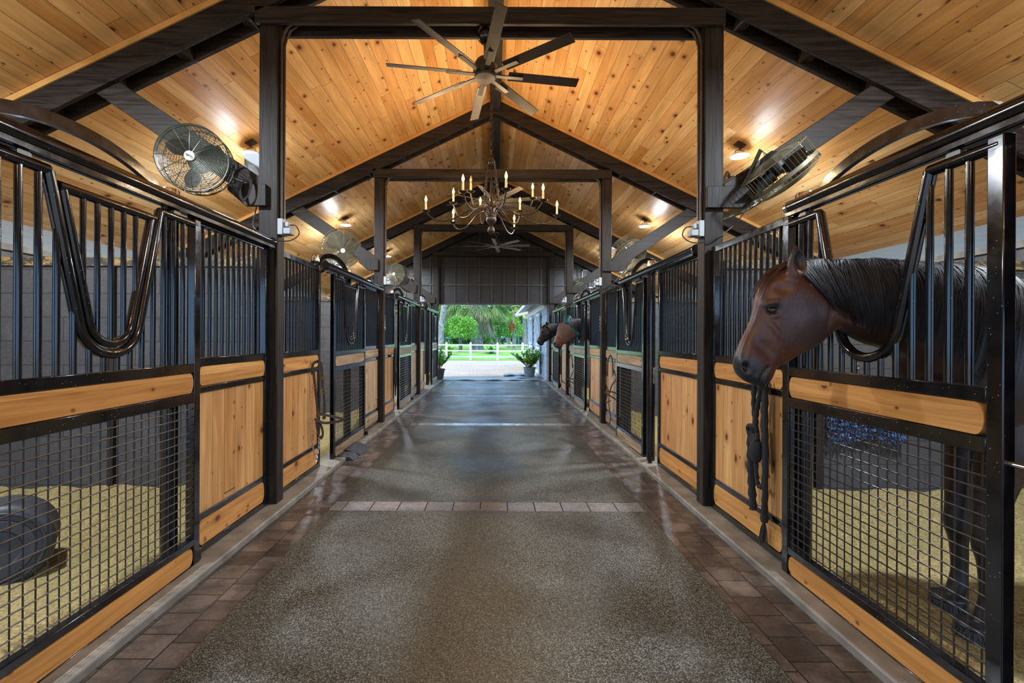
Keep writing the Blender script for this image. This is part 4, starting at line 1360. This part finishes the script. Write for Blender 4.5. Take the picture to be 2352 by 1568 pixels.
# muzzle: along the head axis
ax_ = (hx - 1687) * .42 + (850 - hy) * .9
mz = (hx - 1745) * .62 - (hy - 838) * .78
blend(grey, 1 - sstep(mz, -22, 14))
blend(dark, (1 - sstep(hy, 598, 634)) * sstep(hx, 1765, 1788) * (1 - sstep(hx, 1852, 1885)))   # ears
blend(dark, 1 - sstep(Z_, .55, .80))
blend((.055, .024, .014), sstep(Z_, .70, .85) * (1 - sstep(Z_, 1.0, 1.2)) * (X_ > 2.1) * .6)
blend((.02, .02, .022), (1 - sstep(Z_, .085, .10)))
dn = np.sqrt(((hx - nx(1722)) / 9) ** 2 + ((hy - ny(842)) / 16) ** 2)
blend((.006, .005, .006), 1 - sstep(dn, .35, .85))
for i in range(14):
    t = i / 13
    dm = np.sqrt((hx - nx(1754 + 18 * t - 3 * math.sin(t * 3))) ** 2 + (hy - ny(878 - 36 * t)) ** 2)
    blend((.006, .005, .006), (1 - sstep(dm, 2.0, 5.0)) * .8)
ca = me.color_attributes.new('coat', 'FLOAT_COLOR', 'POINT')
ca.data.foreach_set('color', np.concatenate([base, np.ones((N, 1))], 1).astype('f').reshape(-1))
me.shade_smooth()
def surf_y(px, py, near=True):
    d = (hx - px) ** 2 + (hy - py) ** 2
    idx = np.where(d < 40)[0]
    return co[idx, 1].min() if near else co[idx, 1].max()
tag(body, 'dark bay horse leaning its head out of the nearest right stall over the yoke', 'horse')
body['group'] = 'horses looking out'
# eyes
for near in (True, False):
    p = px3(nx(1781), ny(708), HY); y = surf_y(nx(1781), ny(708), near)
    e = MB()
    nu, nv = 14, 20
    prof = [(0, -.021)] + [(.021 * math.sin(PI * i / nu), -.021 * math.cos(PI * i / nu)) for i in range(1, nu)] + [(0, .021)]
    e.lathe(prof, nv)
    eo = e.build('eye', M['eye'], body, loc=(p.x, y + (.0125 if near else -.0125), p.z)); eo.scale = (1.15, 1, .82)
    # eyelids
    lid = MB()
    pts = []
    sg = -1 if near else 1
    for i in range(13):
        a = PI * i / 12
        pts.append((p.x - .026 * math.cos(a) , y + sg * (.001 + .006 * math.sin(a)), p.z + .002 + .0175 * math.sin(a) + .004 * math.cos(a)))
    lid.tube(pts, [.001 + .0025 * math.sin(PI * i / 12) for i in range(13)], 8)
    pts = [(q[0], y + sg * (.001 + .004 * math.sin(PI * i / 12)), p.z - .001 - .013 * math.sin(PI * i / 12) + .004 * math.cos(PI * i / 12)) for i, q in enumerate(pts)]
    lid.tube(pts, [.001 + .0012 * math.sin(PI * i / 12) for i in range(13)], 8)
    lid.build('eyelid', M['lid'], body)

# mane: strands over the near side of the neck, and forelock
tt, bb, ww = tops, bots, wss
rh = random.Random(21)
def neck_pt(u, ang, off=.006):
    """u: index along the loft, ang: 0 at crest, negative = near side"""
    i = int(min(len(tt) - 2, u)); f = u - i
    t = tt[i].lerp(tt[i + 1], f); b = bb[i].lerp(bb[i + 1], f); w = ww[i] * (1 - f) + ww[i + 1] * f
    c = (t + b) / 2; a = (t - b) / 2
    uu = u / (len(tt) - 1); neck = max(0, 1 - abs(uu - .56) / .18)
    cs, sn = math.cos(ang), math.sin(ang)
    w2 = w * (1 - .30 * neck * cs)
    o = Vector((0, 1, 0)) * w2 * math.copysign(abs(sn) ** .86, sn)
    nrm = (a.normalized() * cs + Vector((0, 1, 0)) * sn).normalized()
    return c + a * cs + o + nrm * off, nrm
mb = MB()
u0, u1 = 34.2, 57.0
for i in range(2100):
    u = rh.uniform(u0, u1)
    side_ = -1 if rh.random() < .88 else 1
    a0 = rh.uniform(-.35, .25)
    mid = 1 - abs((u - 46) / 12) ** 2
    length = rh.uniform(1.2, 2.35) * (.75 + .3 * max(0, mid)) * (1.0 if side_ < 0 else .6)
    cl = math.sin(u * 3.1) * .5; drift = cl + rh.uniform(-1.0, .8) - 2.6 * max(0, 1 - (u - u0) / 16); wob = u * 2.0 + rh.uniform(0, 1.5); off0 = rh.uniform(.003, .016)
    wd = rh.uniform(.0008, .0030)
    pts = []; ns = []
    K = 9
    for k in range(K):
        s_ = k / (K - 1)
        ang = a0 + side_ * length * s_
        uu = max(32.5, min(len(tt) - 2.01, u + drift * s_ + .25 * math.sin(wob + s_ * 5)))
        p, nn = neck_pt(uu, ang, off0 + .006 * math.sin(PI * s_) + .002)
        pts.append(p); ns.append(nn)
    vs = []
    for k in range(K):
        t = (pts[min(K - 1, k + 1)] - pts[max(0, k - 1)]).normalized()
        sd = t.cross(ns[k]).normalized()
        w_ = wd * (1 - .75 * (k / (K - 1)) ** 2)
        vs += [pts[k] - sd * w_, pts[k] + sd * w_, pts[k] + ns[k] * w_ * .7]
    fs = []
    for k in range(K - 1):
        for c in range(3):
            d = (c + 1) % 3
            fs.append((k * 3 + c, k * 3 + d, k * 3 + 3 + d, k * 3 + 3 + c))
    mb.add(vs, fs)
mane = mb.build('mane', M['mane'], body)
mb = MB()
for i in range(170):
    ys = rh.uniform(-.05, .05)
    st = px3(rh.uniform(1800, 1850), 600 + abs(ys) * 60, HY); st.y = HY + ys * .9
    pts = [st + Vector((0, 0, .004))]
    fine = rh.uniform(-.006, .006)
    end = rh.uniform(.1, 1.0)
    path = [(1790, 608), (1770, 620), (1753, 640), (1741, 663), (1735, 688)]
    for j, (a, b) in enumerate(path):
        q = px3(a + abs(ys) * 260 * (1 - .1 * j), b + abs(ys) * 60, HY); q.y = HY + ys * (1.0 + .05 * j) + fine * j
        q += Vector((-.008 - rh.uniform(0, .006), (-.004 if ys < 0 else .004), .006))
        pts.append(q)
    P_ = spline(pts, 4)
    P_ = P_[:max(6, int(len(P_) * end))]
    mb.tube(P_, [rh.uniform(.0012, .0026) * (1 - .6 * k / len(P_)) for k in range(len(P_))], 4)
mb.build('forelock', M['forelock'], body)
mb = MB()
for i in range(46):
    b0 = px3(rh.uniform(1738, 1772), rh.uniform(874, 884), HY); b0.y = HY + rh.uniform(-.035, .035)
    mb.tube([b0 + Vector((0, 0, .012)), b0 + Vector((rh.uniform(-.01, .01), rh.uniform(-.008, .008), -.012)), b0 + Vector((rh.uniform(-.02, .02), rh.uniform(-.02, .02), -.03 - rh.uniform(0, .012)))], [.0012, .001, .0004], 4)
mb.build('whiskers', M['mane'], body)
# bell boots on the fore hooves
for yy, dx in ((2.09, .0), (2.32, .10)):
    mb = MB()
    cx, cy = 2.215 + dx, yy
    prof = [(.052, .155), (.058, .15), (.062, .12), (.078, .07), (.088, .045), (.086, .04), (.05, .045)]
    mb.lathe(prof, 30, (cx, cy, 0))
    for k in range(26):
        a = 2 * PI * k / 26
        c, s_ = math.cos(a), math.sin(a)
        mb.tube([(cx + c * .064, cy + s_ * .064, .118), (cx + c * .080, cy + s_ * .080, .075), (cx + c * .090, cy + s_ * .090, .048)], .0045, 5)
    mb.tube([(cx + math.cos(2 * PI * k / 24) * .060, cy + math.sin(2 * PI * k / 24) * .060, .140) for k in range(24)], .013, 8, closed=True)
    mb.build('bell_boot', M['boot'], body)
# two more horses further along
def far_horse(dy, label, mat, dx=0.0):
    h = body.copy(); C.objects.link(h); h.location = (dx, dy, 0)
    h.data = body.data.copy(); h.data.materials.clear(); h.data.materials.append(mat)
    tag(h, label, 'horse', 'horses looking out')
    for ch in list(body.children):
        if ch.name.startswith(('mane', 'eye', 'forelock')):
            c = ch.copy(); C.objects.link(c); c.parent = h
    return h
h2 = far_horse(2 * BAY, 'light bay horse wearing a teal-eared fly mask in the third right stall', M['horse_light'], .02)
h3 = far_horse(3 * BAY, 'black horse looking out of the farthest right stall', M['horse_black'], .02)
# fly mask on h2: shell over sections of the head, teal crown and ears
def shell(i0, i1, off, name, mat, parent):
    rw = []
    for i in range(i0, i1):
        c = sum(rows[i], Vector()) / len(rows[i])
        rw.append([p + (p - c).normalized() * off for p in rows[i]])
    m = loft_mb(rw)
    return m.build(name, mat, parent)
mk = shell(17, 32, .012, 'fly_mask', M['mesh_tan'], h2)
shell(31, 38, .017, 'mask_crown', M['teal'], mk)
for yc, sx_ in ((-.070, -20), (.062, 14)):
    er = []
    for (a, b, w) in [((1806, 640), (1856, 632), .042), ((1800, 612), (1861, 606), .038), ((1801, 594), (1857, 589), .031), ((1807, 578), (1848, 574), .022), ((1813, 565), (1838, 563), .014), ((1819, 556), (1829, 556), .005)]:
        pa, pb = px3(a[0] + sx_, a[1], HY), px3(b[0] + sx_, b[1], HY); c = (pa + pb) / 2; c.y = HY + yc; hh = (pa - pb) / 2
        er.append([c + hh * math.cos(2 * PI * k / 12) + Vector((0, 1, 0)) * w * math.sin(2 * PI * k / 12) for k in range(12)])
    loft_mb(er).build('mask_ear', M['teal'], mk)
# ================================================================== outdoors beyond the far doorway (and past the porch)
struct(MB().box((-60, 14.9, -.16), (60, 28.3, -.012)).build('ground', M['gravel'], smooth=False), 'pale gravel drive outside the doorway')
struct(MB().box((-90, 28.3, -.16), (90, 160, -.0)).build('lawn', M['grass'], smooth=False), 'bright green lawn behind the white fence')
for s in (-1, 1):
    struct(MB().box((s * 5.66, -30, -.16), (s * 60, 14.9, -.02)).build('ground', M['gravel'], smooth=False), 'gravel yard beside the barn')
struct(MB().box((-5.66, -30, -.16), (5.66, Y0, -.02)).build('ground', M['gravel'], smooth=False), 'gravel yard behind the camera')
struct(MB().box((-1.80, 14.9, -.10), (1.72, 15.06, .0)).build('floor', M['paver_x'], smooth=False), 'paver threshold of the far doorway')
def slab(x0, x1, y0, y1, z, label, w=.012):
    mb = MB(); n = 12; vs = []; fs = []
    for i in range(n + 1):
        for y in (y0, y1):
            xx = x0 + (x1 - x0) * i / n
            vs.append((xx, y, z + .015 * math.sin(i * 1.1 + y)))
    for i in range(n): fs.append((i * 2, i * 2 + 2, i * 2 + 3, i * 2 + 1))
    mb.add(vs, fs)
    o = mb.build('threshold_mat', M['pot_grey'], smooth=False)
    so = o.modifiers.new('solid', 'SOLIDIFY'); so.thickness = .03
    return tag(o, label, 'mat', 'rubber mats outside the doorway')
slab(-1.75, .25, 15.1, 15.75, .03, 'buckled grey rubber mat across the left of the far threshold')
slab(.1, 1.55, 15.15, 15.7, .03, 'wet grey rubber mat across the right of the far threshold')
slab(.55, 1.75, 15.95, 16.7, .02, 'grey mat on the gravel before the shed door, nearer one')
slab(.35, 1.3, 16.9, 17.7, .02, 'grey mat on the gravel left of the potted plant, farther one')

# white three-rail fence
fx = [(1025.5 - 59 * 2), (1025.5 - 59), 1025.5, 1081, 1143, 1200.4, 1259]
FY = 28.9
xs = [(p - 1136) / 1045 * FY for p in fx]
fence = thing('paddock_fence', 'white three-rail wooden fence between the gravel and the lawn', 'fence', (0, FY, 0))
for x in xs:
    mb = MB().box((x - .065, -.065, 0), (x + .065, .065, 1.05))
    mb.prism([(x - .075, 1.05), (x + .075, 1.05), (x + .03, 1.12), (x - .03, 1.12)], 'Y', -.075, .075)
    mb.build('post', M['white'], fence, smooth=False)
for z in (.20, .58, .95):
    MB().box((xs[0] - .5, -.025, z - .035), (xs[-1], .025, z + .035)).build('rail', M['white'], fence, smooth=False)

# shed with dutch doors
shed = thing('white_shed', 'pale grey lap-sided shed with white crossed dutch doors, right of the doorway', 'shed', (1.74, 15.1, 0))
mb = MB().box((0, 0, 0), (.12, 8.6, 2.95))
z = .0
while z < 2.9:
    mb.prism([(0, z), (-.022, z), (0, z + .28)], 'Y', 0, 8.6); z += .28
mb.box((.12, 0, 0), (3.5, .12, 2.9)); mb.box((.12, 8.48, 0), (3.5, 8.6, 2.9))
mb.build('wall', M['shed'], shed, smooth=False)
mb = MB()
for i in range(39):
    y = .0 + i * .225
    mb.prism([(-.66, 2.66 + .02 * (i % 2)), (3.6, 3.55 + .02 * (i % 2)), (3.6, 3.58 + .02 * (i % 2)), (-.66, 2.69 + .02 * (i % 2))], 'Y', y, y + .235)
mb.build('roof', M['shed_roof'], shed, smooth=False)
mb = MB().prism([(-.66, 2.57), (-.64, 2.57), (-.64, 2.70), (-.66, 2.70)], 'Y', .0, 8.9)
mb.prism([(-.66, 2.52), (3.6, 3.40), (3.6, 3.58), (-.66, 2.70)], 'Y', 8.86, 8.92)
mb.prism([(-.10, 2.42), (0, 2.42), (0, 2.62), (-.10, 2.60)], 'Y', 0, 8.6)
mb.build('fascia', M['white'], shed, smooth=False)
def xdoor(y0, y1):
    def leafd(z0, z1, name):
        mb = MB().box((-.055, y0, z0), (-.035, y1, z1))
        d = mb.build(name, M['shed'], shed, smooth=False)
        m = MB(); w = .10
        m.box((-.085, y0, z0), (-.055, y0 + w, z1)); m.box((-.085, y1 - w, z0), (-.055, y1, z1))
        m.box((-.085, y0 + w, z0), (-.055, y1 - w, z0 + w)); m.box((-.085, y0 + w, z1 - w), (-.055, y1 - w, z1))
        m.beam((-.070, y0 + w * .7, z0 + w * .7), (-.070, y1 - w * .7, z1 - w * .7), .09, .03, (1, 0, 0))
        m.beam((-.072, y1 - w * .7, z0 + w * .7), (-.072, y0 + w * .7, z1 - w * .7), .09, .03, (1, 0, 0))
        m.build('trim', M['white'], d, smooth=False)
        MB().box((-.095, y0 + .02, z1 - .3), (-.085, y0 + .06, z1 - .1)).build('hinge', M['fan'], d, smooth=False)
    leafd(.06, 1.10, 'lower_door'); leafd(1.14, 2.36, 'upper_door')
xdoor(1.75, 3.35); xdoor(5.2, 6.8)

# plants
def leaf_poly(mb, base, d, up, L, W, droop=0.0):
    """one bent leaf blade, 3 segments, pointed"""
    d = Vector(d).normalized(); sd = d.cross(Vector(up))
    sd = sd.normalized() if sd.length > 1e-4 else Vector((1, 0, 0))
    pr = [0, .35, .7, 1.0]; wr = [.15, .9, .8, .05]
    vs = []
    for t, w in zip(pr, wr):
        c = Vector(base) + d * L * t + Vector((0, 0, -droop * L * t * t))
        vs += [c - sd * W * w / 2, c + sd * W * w / 2]
    mb.add(vs, [(0, 1, 3, 2), (2, 3, 5, 4), (4, 5, 7, 6)])
def rdir(r, zmin=-1, zmax=1):
    z = r.uniform(zmin, zmax); a = r.uniform(0, 2 * PI); q = math.sqrt(max(0, 1 - z * z))
    return Vector((q * math.cos(a), q * math.sin(a), z))
def potted(loc, label, pm, h, seed, k=1.0):
    r = random.Random(seed)
    root = thing('potted_plant', label, 'potted plant', loc, group='potted plants by the far doorway')
    MB().lathe([(0, 0), (.15 * k, 0), (.20 * k, .30 * k), (.215 * k, .30 * k), (.215 * k, .34 * k), (.19 * k, .34 * k), (.18 * k, .30 * k), (0, .30 * k)], 24).build('pot', pm, root)
    mb = MB(); st = MB()
    for i in range(26):
        d = rdir(r, .62, 1); L = r.uniform(.45, .95) * h
        b = Vector((0, 0, .30 * k)) + Vector((d.x, d.y, 0)) * .05
        tip = b + d * L
        st.tube([b, b + d * L * .5 + Vector((0, 0, .03)), tip], .010, 5)
        for j in range(38):
            t = r.uniform(.35, 1.0)
            p = b + d * L * t
            dd = (rdir(r, -.3, .9) + d * .5)
            leaf_poly(mb, p, dd, (0, 0, 1), r.uniform(.10, .16) * k, r.uniform(.055, .09) * k, .2)
    st.build('stems', M['bark_dark'], root)
    mb.build('foliage', M['leaf_pot'], root, smooth=False)
potted((1.28, 16.6, -.012), 'leafy green plant in a grey pot beside the white shed', M['pot_grey'], .95, 3, 1.1)
potted((-1.92, 15.55, -.012), 'leafy green plant in a black pot left of the far doorway', M['pot'], .9, 5, 1.1)

def tree(name, label, cat, x, y, trunk_h, tr, crown, n, lw, lm, tm, seed, lean=0.0, group='trees beyond the fence'):
    r = random.Random(seed)
    root = thing(name, label, cat, (x, y, 0), group=group)
    if trunk_h > 0:
        pts = [(lean * t * trunk_h + .08 * math.sin(5 * t), 0, trunk_h * t) for t in [i / 6 for i in range(7)]]
        MB().tube(pts, [tr * (1.15 - .35 * i / 6) for i in range(7)], 12).build('trunk', tm, root)
    mb = MB()
    (cx, cz, rx, rz) = crown
    blobs = [(rdir(r) * r.uniform(.2, .75), r.uniform(.28, .48)) for _ in range(14)]
    lw *= .62
    for i in range(int(n * 1.9)):
        bc, br = blobs[i % len(blobs)]
        d = rdir(r)
        q = bc + d * br * r.uniform(.6, 1.05)
        p = Vector((cx + q.x * rx, q.y * rx * .8, cz + q.z * rz))
        if p.z < .05: p.z = .05 + r.uniform(0, .2)
        leaf_poly(mb, p, (d + rdir(r) * .7), rdir(r), lw * r.uniform(.7, 1.4), lw * r.uniform(.4, .65), .25)
    mb.build('foliage', lm, root, smooth=False)
    return root
tree('broadleaf_tree', 'tall bright green tree at the left edge of the far doorway view', 'tree', -6.0, 52, 4, .22, (0, 4.6, 2.6, 3.2), 3000, .30, M['leaf_lime'], M['bark'], 1)
tree('broadleaf_tree', 'deep green tree behind the leaning grey trunk', 'tree', -6.8, 60, 4, .22, (0, 3.2, 3.0, 3.4), 2800, .32, M['leaf_green'], M['bark'], 2)
tree('small_tree', 'small round lime green tree left of the thick palm', 'tree', -3.35, 44, 1.9, .16, (0.1, 2.35, 1.7, 1.5), 2600, .24, M['leaf_lime'], M['bark_dark'], 3)
tree('broadleaf_tree', 'dark green tree directly right of the thick palm trunk', 'tree', .2, 58, 3, .2, (0, 3.4, 2.3, 3.0), 2600, .3, M['leaf_green'], M['bark'], 4)
tree('broadleaf_tree', 'lime green tree at the middle right of the doorway view', 'tree', 1.9, 62, 3, .2, (0, 3.2, 2.3, 2.2), 2600, .3, M['leaf_lime'], M['bark'], 5)
tree('broadleaf_tree', 'teal green tree above the orange flower basket', 'tree', 2.0, 68, 4, .2, (0, 6.4, 2.4, 1.9), 1800, .34, M['leaf_teal'], M['bark'], 6)
tree('broadleaf_tree', 'olive tree crown high above the shed roof edge', 'tree', 4.4, 66, 5, .2, (0, 6.4, 2.8, 2.2), 2000, .34, M['leaf_olive'], M['bark'], 8)
tree('shrub', 'dark green shrub mass behind the slim pale trunks', 'shrub', 5.4, 74, 0, .2, (0, 2.6, 4.0, 3.0), 2600, .36, M['leaf_teal'], M['bark'], 9)
for i in range(9):
    x = 3.2 + i * .62 + random.uniform(-.15, .15); y = 69 + (i % 3) * 1.4
    o = MB().tube([(0, 0, 0), (.04, 0, 2.5), (-.03, 0, 6.2)], [.10, .08, .06], 8).build('slim_trunk', M['bark'], loc=(x, y, 0))
    tag(o, 'slim pale tree trunk at the right edge of the woods', 'tree trunk', 'slim trunks in the woods')
# wide wood edge further back
wood = [(-22, 85, 'leaf_green'), (-14.5, 88, 'leaf_lime'), (-8, 90, 'leaf_green'), (-2, 88, 'leaf_olive'), (4, 90, 'leaf_teal'), (10, 88, 'leaf_green'), (17, 86, 'leaf_olive')]
nm = ['far left', 'left', 'left of centre', 'central, behind the thick palm', 'right of centre', 'right', 'far right']
for i, (x, y, l) in enumerate(wood):
    tree('forest_tree', 'tall forest tree closing off the woods, ' + nm[i], 'tree', x, y, 4, .3, (0, 4.4, 6.5, 6.0), 4200, .85, M[l], M['bark_dark'], 30 + i)

# thick palm with skirt of dead fronds
def fan_frond(mb, base, d, L, W, r, droop):
    d = d.normalized(); tip = Vector(base) + d * L * .5 + Vector((0, 0, -.1 * L))
    sd = d.cross(Vector((0, 0, 1)))
    sd = sd.normalized() if sd.length > 1e-3 else Vector((1, 0, 0))
    for k in range(15):
        t = k / 14 - .5
        dd = (d * math.cos(t * 2.2) + sd * math.sin(t * 2.2) + Vector((0, 0, r.uniform(-.1, .1))))
        leaf_poly(mb, tip, dd, (0, 0, 1), L * .62 * r.uniform(.85, 1.1), W, droop)
def palm(label, x, y, h, rb, ncrown, L, gm, dead, seed, W=.09, rt=None):
    r = random.Random(seed)
    root = thing('palm_tree', label, 'palm', (x, y, 0), group='trees beyond the fence')
    rt = rt or rb * .8
    mb = MB()
    K = 16
    mb.tube([(.1 * math.sin(i * .9) * rb, 0, h * i / K) for i in range(K + 1)], [rb * (1.25 if i == 0 else 1.0 + .08 * math.sin(i * 2.3)) * (1 - i / K) + rt * (i / K) for i in range(K + 1)], 16)
    if dead:
        for i in range(260):
            z = r.uniform(.1, h); a = r.uniform(0, 2 * PI); rr_ = rb * (1 - z / h) + rt * z / h
            p = Vector((rr_ * math.cos(a), rr_ * math.sin(a), z))
            leaf_poly(mb, p, (math.cos(a) * .35, math.sin(a) * .35, r.choice((1, -1)) * 1.0), (-math.sin(a), math.cos(a), 0.1), .38, .10, 0)
    mb.build('trunk', M['bark'], root, smooth=False)
    mb = MB()
    for i in range(ncrown):
        d = rdir(r, -.35, .9)
        pet = Vector((0, 0, h)) + d * L * .55
        mb.tube([(0, 0, h), pet], .02, 4)
        fan_frond(mb, pet, d + Vector((0, 0, -.35)), L, W, r, .55)
    mb.build('crown', gm, root, smooth=False)
    if dead:
        mb = MB()
        for i in range(dead):
            a = r.uniform(0, 2 * PI); d = Vector((math.cos(a), math.sin(a), -.55))
            pet = Vector((0, 0, h - r.uniform(0, 1.2))) + d * r.uniform(.3, 1.0)
            fan_frond(mb, pet, Vector((math.cos(a) * .5, math.sin(a) * .5, -1)), L * .8, W, r, .7)
        mb.build('dead_frond', M['leaf_dead'], root, smooth=False)
    return root
palm('thick-trunked palm with a shaggy skirt of dead fronds, centre of the doorway view', -1.95, 50, 5.6, .62, 90, 2.6, M['leaf_olive'], 60, 41, .075, .85)
palm('slender palm with yellow fronds behind the orange flower basket', 2.25, 54, 4.5, .16, 16, 1.2, M['leaf_yellow'], 0, 42, .07)
# leaning grey trunk at the left edge
o = MB().tube(spline([(0, 0, 0), (.15, 0, 1.2), (.22, 0, 2.4), (.45, 0, 4.0), (.6, 0, 5.2)], 6), .20, 14).build('grey_trunk', M['bark'], loc=(-3.92, 31.8, 0))
tag(o, 'smooth grey palm trunk leaning at the left edge of the doorway', 'tree trunk')
b = thing('flower_basket', 'round orange-red flower cluster hanging on the slender palm trunk', 'flowers', (2.0, 53.4, 2.75))
r = random.Random(8); mb = MB()
for i in range(260):
    d = rdir(r); leaf_poly(mb, d * .30, d + rdir(r) * .5, rdir(r), .2, .12, .2)
mb.build('blooms', M['leaf_red'], b, smooth=False)
MB().tube([(0, 0, .2), (.1, .2, .75)], .012, 5).build('hanger', M['bark_dark'], b)
def tuft(name, label, x, y, n, L, W, mat, seed, z=0.0, zmin=.25):
    r = random.Random(seed); mb = MB()
    for i in range(n):
        d = rdir(r, zmin, .95)
        leaf_poly(mb, (r.uniform(-.05, .05), r.uniform(-.05, .05), z), d, (0, 0, 1), L * r.uniform(.7, 1.1), W, .35)
    o = mb.build(name, mat, smooth=False, loc=(x, y, 0)); tag(o, label, 'plant')
    return o
tuft('banana_plant', 'young banana plant with broad lime leaves behind the left fence post', -3.9, 37, 14, 1.5, .45, M['leaf_lime'], 51, .0)
tuft('banana_plant', 'young banana plant with arching yellow-green leaves right of the thick palm', -.35, 40, 14, 1.3, .40, M['leaf_lime'], 52, .0)
tuft('bromeliad', 'small yellow bromeliad on the lawn just behind the fence', 1.05, 31.2, 26, .32, .09, M['leaf_yellow'], 53, .05)
tuft('fern_clump', 'dark fern clump at the foot of the young banana plant', -.2, 39.2, 30, .8, .12, M['leaf_teal'], 54, .1)
tuft('fern_clump', 'grey green fern clump behind the leftmost fence rails', -3.75, 33.5, 34, .9, .10, M['leaf_olive'], 55, .1)
